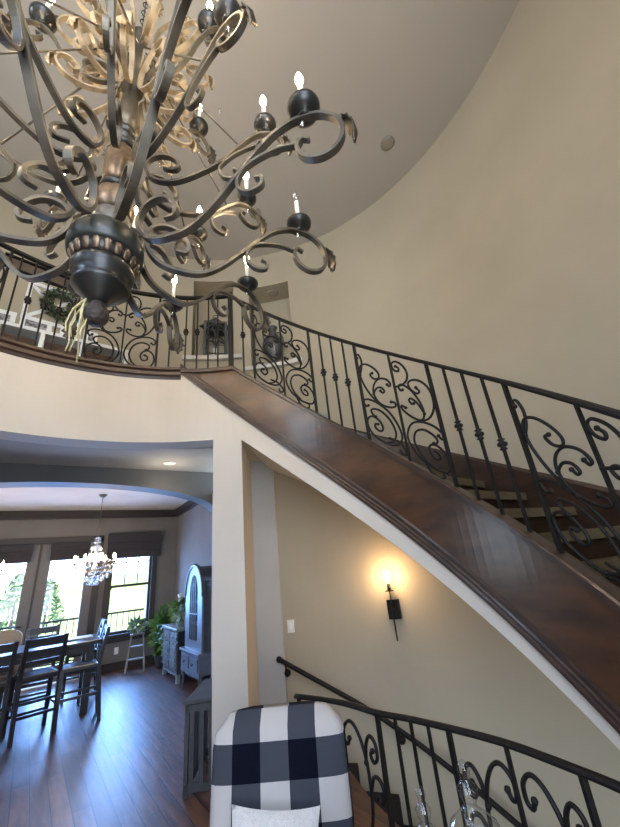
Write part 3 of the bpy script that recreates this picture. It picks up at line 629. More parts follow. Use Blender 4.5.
for i in range(10):
    if i == 0: rod.rotation_euler = (0, 0, rad(-29)); continue
    c = rod.copy(); COL.objects.link(c); c.parent = ch; c.rotation_euler = (0, 0, rad(-29+36*i))
MB().lathe([(0, 2.485), (.025, 2.49), (.042, 2.51), (.046, 2.535), (.042, 2.56), (.03, 2.58), (.026, 2.60)], n=24, ribs=10, ramp=.04).build('finial', FINIAL, ch)
MB().lathe([(.026, 2.59), (.045, 2.605), (.06, 2.62), (.105, 2.665), (.112, 2.676), (.105, 2.684), (.09, 2.69), (.114, 2.72), (.124, 2.745), (.125, 2.765), (.117, 2.775), (.10, 2.78)], n=36).build('lower_bowl', BLACKM, ch)
MB().lathe([(.10, 2.777), (.118, 2.779), (.130, 2.80), (.138, 2.835)], n=48).build('band', BLACKM, ch)
gl_ = MB().lathe([(0, -.03), (.013, -.024), (.016, 0), (.015, .018), (0, .026)], n=10, sx=.45).build('gilded_tongue', COPPER, ch)
for i in range(20):
    c = gl_ if i == 0 else gl_.copy()
    if i: COL.objects.link(c); c.parent = ch
    a = 2*PI*i/20; c.location = (.129*cos(a), .129*sin(a), 2.808); c.rotation_euler = (0, rad(18), a)
MB().lathe([(.138, 2.832), (.150, 2.842), (.155, 2.87), (.153, 2.91), (.138, 2.95), (.11, 2.985), (.075, 3.0)], n=36).build('hub_bowl', mat('dark_green_black', (.018, .023, .020), .4, col2=(.03, .035, .031), scale=8, coat=.1), ch)
MB().lathe([(.075, 2.99), (.08, 3.0), (.08, 3.09), (.07, 3.1)], n=24).build('collar', mat('dull_pewter', (.13, .13, .125), .45, .5), ch)
MB().lathe([(.07, 3.1), (.085, 3.12), (.09, 3.17), (.08, 3.23), (.055, 3.27)], n=48, ribs=8, ramp=.06).build('carved_vase', COPPER, ch)
MB().lathe([(.055, 3.265), (.07, 3.275), (.073, 3.29), (.06, 3.305), (.045, 3.33)], n=24).build('black_ring', BLACKM, ch)
MB().lathe([(.045, 3.33), (.06, 3.345), (.068, 3.40), (.07, 3.48), (.062, 3.56), (.045, 3.6)], n=48, ribs=8, ramp=.05).build('carved_baluster', COPPER, ch)
MB().lathe([(.045, 3.6), (.06, 3.61), (.06, 3.625), (.045, 3.64), (.045, 3.66), (.055, 3.67), (.055, 3.69), (.042, 3.70), (.042, 3.72), (.05, 3.73), (.05, 3.75), (.035, 3.77)], n=24).build('black_ring', BLACKM, ch)
MB().lathe([(.035, 3.77), (.05, 3.85), (.045, 4.0), (.035, 4.1), (.06, 4.15), (.06, 4.3), (.035, 4.35), (.03, 4.7), (.05, 4.75), (.03, 4.8), (.012, 4.85)], n=24).build('upper_column', BRONZE, ch)
chn = MB()
for i in range(22):
    zc = 4.88+i*.058; a = 0 if i % 2 else PI/2
    chn.tube([(.016*cos(q)*cos(a), .016*cos(q)*sin(a), zc+.034*sin(q)) for q in frange(0, 2*PI, 10)[:-1]], .004, n=5, closed=True)
chn.build('chain', BLACKM, ch)
MB().lathe([(.0, 6.13), (.05, 6.14), (.09, 6.18), (.095, 6.2), (0, 6.2)], n=24).build('canopy', BRONZE, ch)
for k, (r, z, n_, a0) in enumerate(((.955, 3.62, 5, -47), (.755, 4.0, 5, -11))):
    for i in range(n_):
        a = rad(a0+72*i); plight('chandelier_light', (r*cos(a), 1.45+r*sin(a), z+.03), 6.5, (1, .76, .48), .03)
plight('chandelier_light', (.1, 1.55, 4.98), 5, (1, .74, .46), .05)
# prisms
pr = MB().lathe([(0, -.05), (.008, -.035), (.011, -.012), (.004, 0), (0, .003)], n=6).build('prism_drop', CRYS, ch); pr.location = (.49, 0, 4.3)
for tier, rho, z in ((0, .955, 3.33), (1, .755, 3.73), (2, .5, 4.28)):
    for i in range(10):
        a = rad((-47, -29, -47)[tier]+36*i)
        c = pr if (tier == 2 and i == 0) else pr.copy()
        if c is not pr: COL.objects.link(c); c.parent = ch
        c.location = (rho*cos(a), rho*sin(a), z)
# dried strands
dv = MB()
for i in range(7):
    a = random.uniform(2.3, 3.3); pts = [Vector((.045*cos(a), .045*sin(a), 2.60))]; d = Vector((cos(a)*.016, sin(a)*.016, -.02))
    for j in range(random.randint(3, 6)): d = d*.7+Vector((random.uniform(-.012, .010), random.uniform(-.012, .012), -.014)); pts.append(pts[-1]+d)
    dv.tube(pts, .003, n=5)
dv.tube([(-.045, .0, 2.60), (-.075, 0.01, 2.55), (-.07, 0.015, 2.50), (-.08, 0.01, 2.46), (-.072, 0.02, 2.42)], .0028, n=5)
o = dv.build('dried_vine', mat('pale_straw', (.62, .52, .26), .7)); o.location = (0, 1.45, 0); tag(o, 'pale yellow dried vine strands hanging from the chandelier finial', 'vine')

# ------------------------------------------------------------------ balcony wall decor
wr_c = CY(3.19, math.atan2(3.23, -.38), 4.82)
def onwall(deg): return CY(3.25, rad(deg), 0)
def wthing(name, lab, cat, deg, z): p = onwall(deg); return thing(name, lab, cat, (p.x, p.y, z), rad(deg-90))
# local: x along the wall, -y into the room
xf = wthing('wall_frame', 'white X-braced wooden wall frame behind the wreath', 'frame', 98.0, 4.78)
m = MB().box(-.3, .3, -.03, -.002, -.28, -.23).box(-.3, .3, -.03, -.002, .23, .28).box(-.3, -.25, -.03, -.002, -.28, .28).box(.25, .3, -.03, -.002, -.28, .28)
m.build('outer_frame', WHITE, xf)
for s in (1, -1):
    a = math.atan2(.46, .5)*s; MB().box(-.34, .34, -.02, -.004, -.022, .022, Matrix.Rotation(a, 4, 'Y')).build('cross_brace', WHITE, xf)
GREEN = mat('dark_green_leaves', (.05, .09, .04), .7, col2=(.12, .17, .09), scale=30)
GREEN2 = mat('fresh_green_leaves', (.06, .16, .03), .6, col2=(.14, .26, .06), scale=20)
def foliage(m, c, r, n, s, rs=None, squash=1):
    for i in range(n):
        d = Vector((random.gauss(0, 1), random.gauss(0, 1), random.gauss(0, 1))).normalized(); q = Vector(c)+Vector((d.x, d.y, d.z*squash))*r*random.uniform(.4, 1)
        e = (d+Vector((random.uniform(-.7, .7), random.uniform(-.7, .7), random.uniform(-.7, .7)))).normalized(); f = e.orthogonal().normalized(); ss = s*random.uniform(.6, 1.2)
        g = e.cross(f)*ss*.12
        m.add([q, q+e*ss*.5+f*ss*.28+g, q+e*ss, q+e*ss*.5-f*ss*.28+g], [(0, 1, 2, 3)], True)
wrt = wthing('wreath', 'round green leafy wreath hung on the balcony wall', 'wreath', 97.2, 4.82)
m = MB()
for i in range(26):
    a = 2*PI*i/26; foliage(m, (.15*cos(a), -.07, .15*sin(a)), .06, 22, .055)
m.build('leaves', GREEN, wrt); MB().tube([(.15*cos(a), -.05, .15*sin(a)) for a in frange(0, 2*PI, 24)[:-1]], .015, n=6, closed=True).build('ring', WOODD, wrt)
sh = wthing('coat_shelf', 'brown wooden peg board with dark edges above the wreath', 'shelf', 101.5, 5.2)
MB().box(-.36, .40, -.03, -.002, -.07, .07).build('board', mat('mid_brown_board', (.14, .095, .07), .6, col2=(.09, .06, .045), scale=12), sh)
MB().box(-.38, .42, -.07, -.002, .07, .09).box(-.38, .42, -.05, -.002, -.09, -.07).build('dark_edge', IRON, sh)
for x in (-.3, 0, .3): MB().tube([(x, -.03, -.03), (x, -.07, -.02)], .01).build('peg', IRON, sh)
# console with frames
cb_ = thing('white_console', 'long white open console with brown baskets behind the balcony railing', 'console', (-.40, 4.05, 3.445), rad(4))
CW = .78
m = MB().box(-CW, CW, 0, .32, .56, .60)
for x in (-CW, -.42, -.06, .30, CW-.04): m.box(x, x+.04, 0, .32, 0, .56)
m.box(-CW, CW, .30, .32, 0, .56).box(-CW, CW, 0, .32, 0, .05).build('carcass', WHITE, cb_)
BASK = mat('brown_wicker', (.10, .055, .035), .8, col2=(.05, .03, .02), scale=60, bump=.8)
for x in (-.74, -.38, -.02, .34): MB().bbox(x+.01, x+.30, .01, .28, .06, .48, .02).build('basket', BASK, cb_)
PH = mat('dark_photo_print', (.05, .05, .07), .3, col2=(.45, .42, .42), scale=22, detail=2)
names = ['leftmost white photo frame on the balcony console', 'white photo frame second from left on the balcony console', 'white photo frame under the wreath on the balcony console', 'white photo frame nearest the scroll panel on the balcony console']
fr0 = None
for i, x in enumerate((-.41, -.12, .19, .39)):
    w_ = (.11, .14, .10, .07)[i]
    t = thing('photo_frame', names[i], 'photo frame', (-.40+x*cos(rad(4))-.14*sin(rad(4)), 4.05+.14*cos(rad(4))+x*sin(rad(4)), 4.045), rad((2, 8, -4, 6)[i]), 'photo frames on the balcony console')
    T = Matrix.Rotation(rad(-8), 4, 'X')
    MB().box(-w_, w_, 0, .015, 0, .24, T).build('frame', WHITE, t); MB().box(-w_+.045, w_-.045, -.003, 0, .06, .18, T).build('photo', PH, t)
    MB().tube([(0, .02, .2), (0, .07, 0.004)], .004).build('stand', WHITE, t)

# lantern in the first niche
LAN = mat('weathered_grey_iron', (.045, .045, .045), .6, .2, col2=(.09, .09, .085), scale=20)
p = CY(3.42, rad(62.9), 4.362); ln = thing('lantern', 'large grey gothic arched lantern in the left niche', 'lantern', p, rad(62.9-90+8))
m = MB(); s = .15
m.bbox(-s-.02, s+.02, -s-.02, s+.02, 0, .04, .005).bbox(-s-.015, s+.015, -s-.015, s+.015, .60, .64, .005)
for x in (-s, s):
    for y in (-s, s): m.box(x-.02, x+.02, y-.02, y+.02, .04, .6)
m.build('cage', LAN, ln)
for rz in (0, 1, 2, 3):
    m = MB(); T = Matrix.Rotation(rz*PI/2, 4, 'Z')
    def tt(pts): return [T @ Vector((x, -s, z)) for x, z in pts]
    for cx_ in (-s/2, s/2):
        m.tube(tt([(cx_-s/2, .06), (cx_-s/2, .36)]+[(cx_-s/2*cos(q), .36+.13*sin(q)) for q in frange(0, PI/2, 5)]), .010, n=5)
        m.tube(tt([(cx_+s/2, .06), (cx_+s/2, .36)]+[(cx_+s/2*cos(q), .36+.13*sin(q)) for q in frange(0, PI/2, 5)]), .010, n=5)
    m.tube(tt([(-s, .40)]+[(-s+s*(1-cos(q)), .40+.19*sin(q)) for q in frange(0, PI/2, 6)]), .010, n=5).tube(tt([(s, .40)]+[(s-s*(1-cos(q)), .40+.19*sin(q)) for q in frange(0, PI/2, 6)]), .010, n=5)
    m.tube(tt([(.045*cos(q), .52+.045*sin(q)) for q in frange(0, 2*PI, 10)]), .008, n=5).tube(tt([(-s, .08), (s, .08)]), .010, n=5).tube(tt([(-s, .22), (s, .22)]), .004, n=5)
    m.build('arched_panel', LAN, ln)
MB().lathe([(.24, .64), (.23, .66), (.10, .74), (.07, .76), (.03, .77), (.03, .80), (0, .8)], n=4).build('roof', LAN, ln)
MB().tube([(.04*cos(q), 0, .83+.04*sin(q)) for q in frange(0, 2*PI, 14)[:-1]], .006, n=6, closed=True).build('ring_handle', LAN, ln)
MB().lathe([(0, 0), (.04, 0), (.04, .2), (.035, .21), (0, .205)], (0, 0, .042), 20).build('pillar_candle', CANDLE, ln)
# urn
p = CY(3.40, rad(48.2), 4.142); ur = thing('urn', 'dark grey sculpted urn vase in the right niche', 'vase', p)
MB().lathe([(0, 0), (.10, 0), (.105, .05), (.09, .07), (.05, .10), (.04, .14), (.07, .2), (.125, .30), (.14, .40), (.13, .48), (.09, .56), (.055, .62), (.05, .68), (.075, .73), (.07, .735), (.045, .69), (0, .68)], n=32).build('body', mat('urn_charcoal', (.06, .06, .06), .35, .3, col2=(.12, .12, .12), scale=10), ur)
for sg in (1, -1): MB().tube([(sg*.05, 0, .66), (sg*.12, 0, .68), (sg*.17, 0, .6), (sg*.16, 0, .48), (sg*.125, 0, .42)], .011).build('handle', LAN, ur)

# ------------------------------------------------------------------ plaid chair
def plaid_chair():
    t = thing('plaid_armchair', 'black and white buffalo check upholstered chair beside the stairwell railing', 'chair', (.82, 1.64, -.055), math.atan2(-.60, .80))
    # local -y faces the viewer, z up; back from z .42 to 1.02
    m = MB(); n = 18; W2 = .272; vs = []; nz = 14
    def prof(u, v):   # u,v in -1..1, 0..1
        rx = W2*(1-.06*v)
        return rx
    rows = []
    for j in range(nz+1):
        v = j/nz; z = .40+.60*v; y0 = .0+.09*v   # leaning back
        half = W2*(.94+.06*min(1, v*2)); 
        if v > .86: q = (v-.86)/.14; half = (W2-.075)+.075*math.sqrt(max(0, 1-q*q*.98))
        zt = z+0.0
        ring = []
        for i in range(n):
            a = 2*PI*i/n; cx_, sy_ = cos(a), sin(a)
            ex = .35; x = half*math.copysign(abs(cx_)**ex, cx_); th = .065*(1 if v < .9 else math.sqrt(max(.02, 1-((v-.9)/.1)**2*.9)))
            y = y0+th*math.copysign(abs(sy_)**ex, sy_)
            crown = .028*(1-(x/W2)**2)*v**4
            ring.append((x, y, zt+crown))
        rows.append(ring)
    vs = [p for r_ in rows for p in r_]; fs = [(j*n+i, j*n+(i+1) % n, (j+1)*n+(i+1) % n, (j+1)*n+i) for j in range(nz) for i in range(n)] + [tuple(range(n))[::-1], tuple(nz*n+i for i in range(n))]
    m.add(vs, fs, True); m.build('backrest', PLAID, t)
    MB().bbox(-.27, .27, -.5, .06, .30, .46, .04).build('seat', PLAID, t)
    for x in (-.23, .23):
        for y in (-.45, .02): MB().tube([(x, y, .055), (x, y, .31)], [.018, .026], n=8).build('leg', WOODD, t)
    return t
pc = plaid_chair()
# pillow
bm = bmesh.new(); bmesh.ops.create_grid(bm, x_segments=16, y_segments=16, size=1)
pl = MB(); n = 17; top = []; bot = []
for j in range(n):
    for i in range(n):
        x = -1+2*i/(n-1); y = -1+2*j/(n-1); h = (1-x*x)**.45*(1-y*y)**.45 if abs(x) < 1 and abs(y) < 1 else 0
        sx_ = 1-.10*(1-y*y) if True else 1; sy_ = 1-.10*(1-x*x)
        top.append((x*.16*(1-.09*(1-abs(y)**2)), -.055*h, y*.16*(1-.09*(1-abs(x)**2)))); bot.append((x*.16*(1-.09*(1-abs(y)**2)), .055*h, y*.16*(1-.09*(1-abs(x)**2))))
bm.free()
pl.add(top+bot, [(j*n+i, j*n+i+1, (j+1)*n+i+1, (j+1)*n+i) for j in range(n-1) for i in range(n-1)]+[(n*n+j*n+i, n*n+(j+1)*n+i, n*n+(j+1)*n+i+1, n*n+j*n+i+1) for j in range(n-1) for i in range(n-1)], True)
po = pl.build('throw_pillow', mat('nubby_white_fabric', (.80, .78, .75), .95, scale=80, bump=1, bscale=220))
T = Matrix.Translation(pc.location) @ Matrix.Rotation(pc.rotation_euler[2], 4, 'Z') @ Matrix.Translation((-.01, -.125, .63)) @ Matrix.Rotation(rad(-14), 4, 'X') @ Matrix.Rotation(rad(4), 4, 'Y')
po.matrix_world = T; tag(po, 'nubby white throw pillow leaning on the plaid chair back', 'pillow')

# ------------------------------------------------------------------ glass jars on a console
ct = thing('sofa_table', 'narrow dark wooden table carrying the glass jars by the railing', 'table', (.80, .70, 0), rad(-45))
MB().bbox(-.28, .28, -.13, .13, .755, .79, .006).build('table_top', WOODD, ct)
for x in (-.24, .24):
    for y in (-.10, .10): MB().box(x-.02, x+.02, y-.02, y+.02, 0, .756).build('leg', WOODD, ct)
def jar(x, y, h, lab):
    t = thing('glass_jar', lab, 'jar', (x, y, .791), 0, 'glass apothecary jars on the table')
    s = h/.30
    MB().lathe([(0, 0), (.035, 0), (.038, .006), (.012, .015), (.012, .03), (.045*s, .05*s), (.053*s, .10*s), (.053*s, .155*s), (.046*s, .175*s), (.043*s, .172*s), (.049*s, .15*s), (.049*s, .10*s), (.04*s, .055*s), (0, .045*s)], n=28).build('bowl', JARG, t)
    MB().lathe([(.048*s, .176*s), (.05*s, .182*s), (.044*s, .205*s), (.018*s, .225*s), (.010*s, .232*s), (.016*s, .243*s), (.019*s, .255*s), (.010*s, .267*s), (.008*s, .272*s), (.012*s, .282*s), (.008*s, .294*s), (0, .30*s)], n=28).build('lid', JARG, t)
    MB().lathe([(0, .05*s), (.028, .05*s), (.028, .13*s), (.0, .135*s)], n=20).build('white_candle', CANDLE, t)
jar(.752, .665, .315, 'taller lidded glass jar with finial at the lower right')
jar(.705, .752, .262, 'shorter lidded glass jar left of the taller one')

# ------------------------------------------------------------------ slatted crate by the column
DG = mat('charcoal_paint', (.045, .047, .05), .6, col2=(.06, .062, .065), scale=12)
cr = thing('slatted_crate', 'charcoal slatted wooden crate behind the column on the hardwood floor', 'crate', (1.03, 3.62, 0), rad(58))
m = MB().box(0, .55, -.42, 0, .56, .6)
MB().bbox(-.015, .62, -.43, .015, .575, .60, .004).build('top_panel', DG, cr)
m = MB()
for x in (0, .585):
    for y in (-.415, -.015): m.box(x, x+.03, y, y+.03, 0, .575)
for z in (.03, .52):
    m.box(0, .6, -.01, .01, z, z+.05).box(0, .6, -.41, -.39, z, z+.05).box(-.0, .02, -.41, 0, z, z+.05).box(.59, .61, -.41, 0, z, z+.05)
m.build('frame', DG, cr)
for i in range(7):
    MB().box(.05+i*.078, .085+i*.078, -.005, .01, .06, .54).build('slat', DG, cr)
for i in range(5): MB().box(-.003, .008, -.36+i*.075, -.325+i*.075, .06, .54).build('slat', DG, cr)

# ------------------------------------------------------------------ dining room furniture
BW = mat('black_blue_lacquer', (.018, .018, .024), .3, col2=(.028, .028, .034), scale=10, coat=.2)
SEAT = mat('black_leather_seat', (.03, .03, .035), .35)
tb = thing('dining_table', 'tall dark rectangular dining table with chairs around it', 'table', (-.55, 7.05, 0))
TW = 1.22
MB().bbox(-TW, TW, -.47, .47, .80, .85, .01).build('table_top', BW, tb)
MB().box(-TW+.1, TW-.1, -.37, -.34, .71, .80).box(-TW+.1, TW-.1, .37, .40, .71, .80).box(TW-.13, TW-.1, -.37, .40, .71, .80).box(-TW+.1, -TW+.13, -.37, .40, .71, .80).build('apron', BW, tb)
for x in (-TW+.12, TW-.12):
    for y in (-.33, .36): MB().bbox(x-.045, x+.045, y-.045, y+.045, 0, .80, .005).build('leg', BW, tb)
def mkchair(lab):
    t = thing('dining_chair', lab, 'chair', (0, 0, 0), 0, 'tall ladder-back dining chairs')
    # local: back at +x=0.. ; sitter faces +y ; back posts at y=-.2
    MB().bbox(-.20, .20, -.20, .21, .56, .62, .02).build('seat', SEAT, t)
    for x in (-.2, .2):
        MB().tube([(x, -.27, 0), (x, -.21, .6), (x, -.22, .7), (x*1.0, -.28, 1.02)], .021, n=4, flat=True, up=(1, 0, 0)).build('back_post', BW, t)
        MB().tube([(x, .19, 0), (x, .19, .61)], .02, flat=True, up=(1, 0, 0)).build('front_leg', BW, t)
    for z, h, y in ((.965, .045, -.268), (.855, .035, -.252), (.75, .03, -.235)): MB().box(-.19, .19, y-.01, y+.01, z-h, z+h).build('back_slat', BW, t)
    for z in (.22, .35): MB().box(-.2, .2, -.255, -.235, z, z+.03).build('stretcher', BW, t); MB().box(-.2, .2, .18, .2, z-.05, z-.02).build('stretcher', BW, t)
    for x in (-.2, .2): MB().box(x-.01, x+.01, -.24, .19, .28, .31).build('stretcher', BW, t)
    return t
c0 = mkchair('dark ladder-back dining chair with its back to the viewer in front of the table')
c0.location = (-.03, 6.44, 0); c0.rotation_euler = (0, 0, rad(12))
for lab, loc, rz in (('dark dining chair at the right end of the table, seen from its side', (.43, 6.44, 0), rad(88)), ('dark dining chair at the left frame edge with its back to the viewer', (-.52, 6.36, 0), rad(10)),
                     ('dark dining chair on the far side of the table under the chandelier', (-.04, 7.85, 0), rad(180)), ('dark dining chair on the far side of the table near the left frame edge', (-.98, 7.78, 0), rad(180)),
                     ('dark dining chair behind the far right corner of the table', (.52, 7.80, 0), rad(90))):
    c = dup(c0); relabel(c, lab, loc, rz)
t = thing('upholstered_host_chair', 'cream rounded upholstered chair back beyond the dining table', 'chair', (-.50, 7.84, 0))
MB().bbox(-.23, .23, -.25, .2, .5, .62, .04).build('seat', mat('cream_linen', (.42, .35, .28), .9, scale=60, bump=.4), t)
m = MB(); pts = [(-.2, .6)]+[(.2*-cos(q), .93+.12*sin(q)) for q in frange(0, PI, 14)]+[(.2, .6)]
m.prism(pts, .16, .23, lambda x, y, z: (x, z, y)).build('backrest', MATS['cream_linen'], t)
for x in (-.2, .2):
    for y in (-.22, .18): MB().tube([(x, y, 0), (x, y, .52)], .018).build('leg', WOODD, t)
tr = MB().bbox(-.28, .28, -.16, .16, 0, .02, .004).build('table_runner', mat('pale_patterned_tray', (.45, .47, .5), .5, col2=(.6, .62, .65), scale=25)); tr.location = (.30, 7.1, .851); tag(tr, 'pale patterned runner on the dining table near its right end', 'runner')
# right wall furniture
GS = mat('grey_green_antique', (.10, .115, .11), .5, col2=(.06, .07, .065), scale=12)
HB = mat('pale_blue_grey_paint', (.10, .11, .15), .35, col2=(.075, .085, .115), scale=8)
sb = thing('sideboard', 'grey green antique carved sideboard with plants on top against the right wall', 'cabinet', (2.28, 7.5, 0))
# local: -x into the room, front at x=-.46
MB().bbox(-.46, -.02, -.48, .48, .12, .72, .006).build('body', BW, sb)
MB().bbox(-.50, 0, -.51, .51, .72, .77, .01).build('top', mat('mint_grey_top', (.22, .27, .26), .35, scale=9), sb)
for y0_ in (-.46, .02):
    MB().bbox(-.475, -.458, y0_, y0_+.44, .58, .70, .004).build('drawer', GS, sb)
    d = MB().bbox(-.475, -.458, y0_, y0_+.44, .17, .56, .004).build('door', GS, sb)
    MB().bbox(-.485, -.472, y0_+.06, y0_+.38, .23, .50, .006).build('raised_panel', GS, d)
m = MB()
for y in (-.47, -.235, 0, .235, .47):
    for j in range(6): m.sphere((-.485, y, .2+j*.085), .016, 8)
m.build('carved_beading', MATS['mint_grey_top'], sb)
for y in (-.45, .45):
    for x in (-.43, -.06): MB().bbox(x-.03, x+.03, y-.03, y+.03, 0, .12, .004).build('foot', MATS['mint_grey_top'], sb)
MB().prism([(-.42, .12)]+[(-.42+.84*i/12, .09+(.03 if i % 2 else 0)) for i in range(13)]+[(.42, .12)], -.47, -.45, lambda x, y, z: (z, x, y)).build('scalloped_apron', MATS['mint_grey_top'], sb)
hc = thing('display_hutch', 'pale blue grey display hutch with arched glass door against the right wall', 'cabinet', (2.28, 6.27, 0))
HW = .46
for y in (-HW+.04, HW-.04):
    for x in (-.45, -.05): MB().tube([(x, y, 0), (x-.012, y, .03), (x+.01, y, .12), (x-.005, y, .22), (x, y, .27)], [.018, .014, .014, .026, .03], n=8).build('cabriole_leg', HB if x < -.2 else BW, hc)
MB().bbox(-.48, -.02, -HW, HW, .27, .50, .008).build('base_cabinet', HB, hc)
MB().bbox(-.505, 0, -HW-.02, HW+.02, .50, .54, .01).build('ledge', HB, hc)
MB().prism([(-HW, .27)]+[(-HW+2*HW*i/14, .215+(.03 if i % 2 else 0)+.02*abs(i-7)/7) for i in range(15)]+[(HW, .27)], -.48, -.46, lambda x, y, z: (z, x, y)).build('scalloped_apron', HB, hc)
for y0_ in (-.40, .02): 
    d = MB().bbox(-.492, -.478, y0_, y0_+.38, .31, .47, .005).build('drawer', HB, hc); MB().tube([(-.5, y0_+.16, .40), (-.515, y0_+.17, .375), (-.515, y0_+.21, .375), (-.5, y0_+.22, .40)], .005, n=6).build('pull', TRIMD, d)
def archpts(w, z0, zs, h, n=20): return [(-w, z0)]+[(-w*cos(q), zs+h*sin(q)) for q in frange(0, PI, n)]+[(w, z0)]
HS = 1.25
fx = lambda x, y, z: (z, x, y)
o_ = archpts(.42, .54, HS, .42); i_ = archpts(.20, .66, HS+.04, .26)
m = MB(); n = len(o_)
vs = [fx(a, b, -.44) for a, b in o_]+[fx(a, b, -.44) for a, b in i_]+[fx(a, b, -.415) for a, b in o_]+[fx(a, b, -.415) for a, b in i_]
fs = []
for i in range(n):
    j = (i+1) % n; fs += [(i, j, n+j, n+i), (2*n+i, 3*n+i, 3*n+j, 2*n+j), (i, 2*n+i, 2*n+j, j), (n+i, n+j, 3*n+j, 3*n+i)]
m.add(vs, fs); m.build('front_frame', HB, hc)
m = MB(); a_ = archpts(.42, .54, HS, .42); b_ = archpts(.405, .55, HS, .405); vs = [fx(a, b, -.415) for a, b in a_]+[fx(a, b, -.02) for a, b in a_]+[fx(a, b, -.415) for a, b in b_]+[fx(a, b, -.03) for a, b in b_]; fs = []
for i in range(n):
    j = (i+1) % n; fs += [(i, j, n+j, n+i), (2*n+i, 3*n+i, 3*n+j, 2*n+j), (i, 2*n+i, 2*n+j, j)]
fs += [tuple(n+i for i in range(n)), tuple(3*n+i for i in range(n))[::-1]]
m.add(vs, fs).build('case', BW, hc)
m = MB(); m.tube([fx(a, b, -.43) for a, b in archpts(.44, 1.0, HS, .44)[1:-1]], .028, n=6).build('arch_cornice', BW, hc)
m = MB().prism(i_, -.43, -.427, fx); m.build('door_glass', glass('cabinet_glass', (.75, .8, .85), .12), hc)
m = MB()
for y in (-.1, 0, .1): m.box(-.445, -.43, y-.007, y+.007, .66, HS+.04+.26*math.sqrt(1-(y/.2)**2)-.01)
m.tube([fx(a, b, -.438) for a, b in archpts(.1, 1.15, 1.25, .18)[1:-1]], .006, n=5); m.box(-.445, -.43, -.2, .2, 1.0, 1.015).build('muntins', HB, hc)
for z in (.85, 1.15, 1.45): MB().box(-.41, -.03, -.4, .4, z, z+.015).build('shelf', HB, hc)
# plants and frame on the sideboard
def plant(name, lab, loc, pot_r, pot_h, potm, fr, fh, n, ls, gm=GREEN2, flowers=0):
    t = thing(name, lab, 'plant', loc)
    MB().lathe([(0, 0), (pot_r*.7, 0), (pot_r, pot_h*.9), (pot_r*1.05, pot_h), (pot_r*.9, pot_h), (pot_r*.85, pot_h*.85), (0, pot_h*.85)], n=20).build('pot', potm, t)
    m = MB(); foliage(m, (0, 0, pot_h+fh), fr, n, ls, squash=fh/fr*1.05)
    for i in range(8):
        a = random.random()*2*PI; q = Vector((cos(a)*fr*.5, sin(a)*fr*.5, pot_h+fh*1.4)); m.tube([(0, 0, pot_h*.85), (q.x*.4, q.y*.4, pot_h+fh*.6), q], .004, n=4)
    m.build('foliage', gm, t)
    if flowers:
        m = MB()
        for i in range(flowers): m.sphere((random.uniform(-.06, .06), random.uniform(-.1, .1), pot_h+fh*1.6+random.uniform(0, .14)), .03, 8)
        m.build('flowers', WHITE, t)
plant('potted_flower_plant', 'white bowl of green leaves and white flowers on the sideboard', (2.03, 7.72, .77), .10, .13, WHITE, .15, .13, 170, .10, GREEN2, 7)
plant('small_potted_plant', 'small spiky green plant in front of the frame on the sideboard', (1.92, 7.3, .77), .06, .07, mat('glass_green', (.3, .4, .38), .2), .10, .07, 90, .09, mat('pale_green_leaves', (.22, .32, .2), .6))
plant('floor_plant', 'tall leafy green floor plant in the corner behind the ladder', (1.93, 8.62, 0), .13, .22, DG, .17, .38, 330, .14, GREEN2)
t = thing('tabletop_frame', 'white framed print leaning on the sideboard', 'picture', (2.1, 7.15, .771), rad(-90)); T = Matrix.Rotation(rad(-10), 4, 'X')
MB().box(-.11, .11, 0, .02, 0, .28, T).build('frame', WHITE, t); MB().box(-.09, .09, -.003, 0, .02, .26, T).build('print', mat('cream_print', (.6, .58, .55), .6, col2=(.25, .22, .2), scale=40), t)
# ladder plant stand
LG = mat('weathered_white_wood', (.26, .26, .25), .7, scale=15)
ld = thing('step_ladder', 'small weathered white step ladder with a plant on top near the window', 'ladder', (1.5, 8.78, 0), rad(-12))
for x in (-.13, .13): MB().tube([(x*1.25, -.16, 0), (x*.8, 0, .60)], .014, flat=True).build('front_leg', LG, ld); MB().tube([(x*1.25, .18, 0), (x*.8, .02, .58)], .012, flat=True).build('rear_leg', LG, ld)
for z in (.2, .4): MB().box(-.15+.06*z, .15-.06*z, -.17+.27*z, -.06+.24*z, z, z+.02).build('step', LG, ld)
MB().box(-.13, .13, -.07, .08, .60, .625).build('top_step', LG, ld)
plant('spider_plant', 'small pale spider plant sitting on top of the step ladder', (1.5, 8.78, .626), .055, .07, WHITE, .12, .06, 130, .13, MATS['pale_green_leaves'])
# roman shades
def shade(x0, x1, z0, z1, lab):
    t = thing('roman_shade', lab, 'shade', ((x0+x1)/2, 9.22, z0), 0, 'dark roman shades over the dining windows')
    h = z1-z0; w_ = (x1-x0)/2
    m = MB(); 
    for i in range(3): zz = h*.12+i*h*.2; m.bbox(-w_, w_, -.05+.008*i, .03, zz-h*.12, zz+h*.14, .012)
    m.build('folds', SHADE, t); MB().bbox(-w_-.01, w_+.01, -.06, .035, h*.62, h, .008).build('valance', SHADE, t)
shade(.86, 1.93, 2.05, 2.56, 'wide dark roman shade over the right dining window')
shade(-.13, .52, 2.09, 2.42, 'dark roman shade on the right glass door')
shade(-1.14, -.43, 2.09, 2.42, 'dark roman shade on the left glass door')
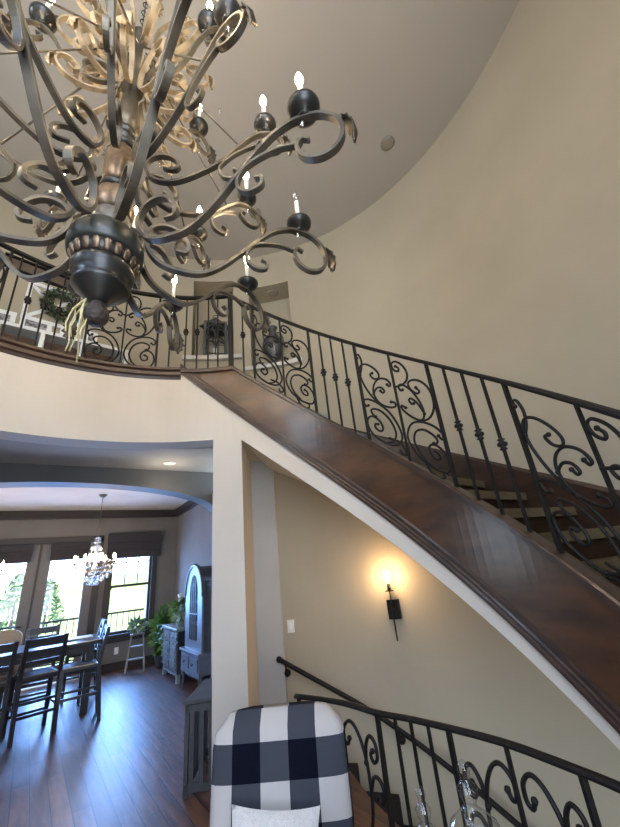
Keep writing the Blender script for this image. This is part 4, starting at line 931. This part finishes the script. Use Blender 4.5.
# crystal chandeliers
def crystal(loc, lab):
    t = thing('crystal_chandelier', lab, 'chandelier', loc, 0, 'crystal chandeliers over the dining table')
    MB().lathe([(0, 1.39), (.03, 1.39), (.07, 1.43), (.07, 1.44), (0, 1.44)], n=16).build('canopy', BRONZE, t)
    MB().tube([(0, 0, .6), (0, 0, 1.40)], .006, n=6).build('chain', BRONZE, t)
    MB().lathe([(0, .05), (.03, .07), (.015, .12), (.04, .2), (.02, .3), (.05, .40), (.02, .5), (.05, .62), (.055, .68), (.02, .70), (0, .7)], n=16).build('stem', CRYS, t)
    gold = BRONZE
    for i in range(8):
        a = 2*PI*i/8+.2
        ar = MB().tube([(0.02, 0, .18), (.12, 0, .14), (.24, 0, .18), (.31, 0, .27)], .007, n=6).lathe([(0, 0), (.035, .01), (.03, .02), (0, .02)], (.31, 0, .27), 10).build('arm', gold, t); ar.rotation_euler = (0, 0, a)
        MB().lathe([(0, 0), (.009, 0), (.009, .06), (0, .062)], (.31, 0, .285), 8).build('candle_sleeve', CANDLE, ar)
        MB().lathe([(.008, 0), (.02, .025), (.014, .055), (0, .075)], (.31, 0, .345), 8).build('bulb', BULB, ar)
    cr_ = MB().lathe([(0, -.06), (.018, -.04), (.022, -.024), (0, 0)], n=6).build('crystal_drop', CRYS, t); first = True
    spots_ = []
    for rr_, z_, n_ in ((.32, .26, 20), (.29, .17, 18), (.22, .10, 16), (.14, .05, 12), (.06, .0, 6), (.15, .36, 10), (.10, .46, 8), (.07, .56, 6)):
        for i in range(n_): spots_.append((rr_*cos(2*PI*i/n_), rr_*sin(2*PI*i/n_), z_+random.uniform(-.012, .012)))
    for p in spots_[:96]:
        c = cr_ if first else cr_.copy()
        if not first: COL.objects.link(c); c.parent = t
        first = False; c.location = p
    m = MB()
    for i in range(10):
        a = 2*PI*i/10
        for j in range(8):
            s_ = j/8; q = .05+.26*s_**1.6; m.sphere((q*cos(a), q*sin(a), .62-.33*s_-.07*sin(PI*s_)), .011, 6)
    m.build('bead_swags', CRYS, t)['kind'] = 'stuff'
    return t
crystal((.54, 7.57, 1.62), 'crystal chandelier with candle bulbs above the right of the dining table')
crystal((-1.0, 7.57, 1.62), 'crystal chandelier cut off by the left frame edge, over the dining table')
for x in (.54, -1.0): plight('crystal_light', (x, 7.57, 1.95), 24, (1, .76, .46), .2)
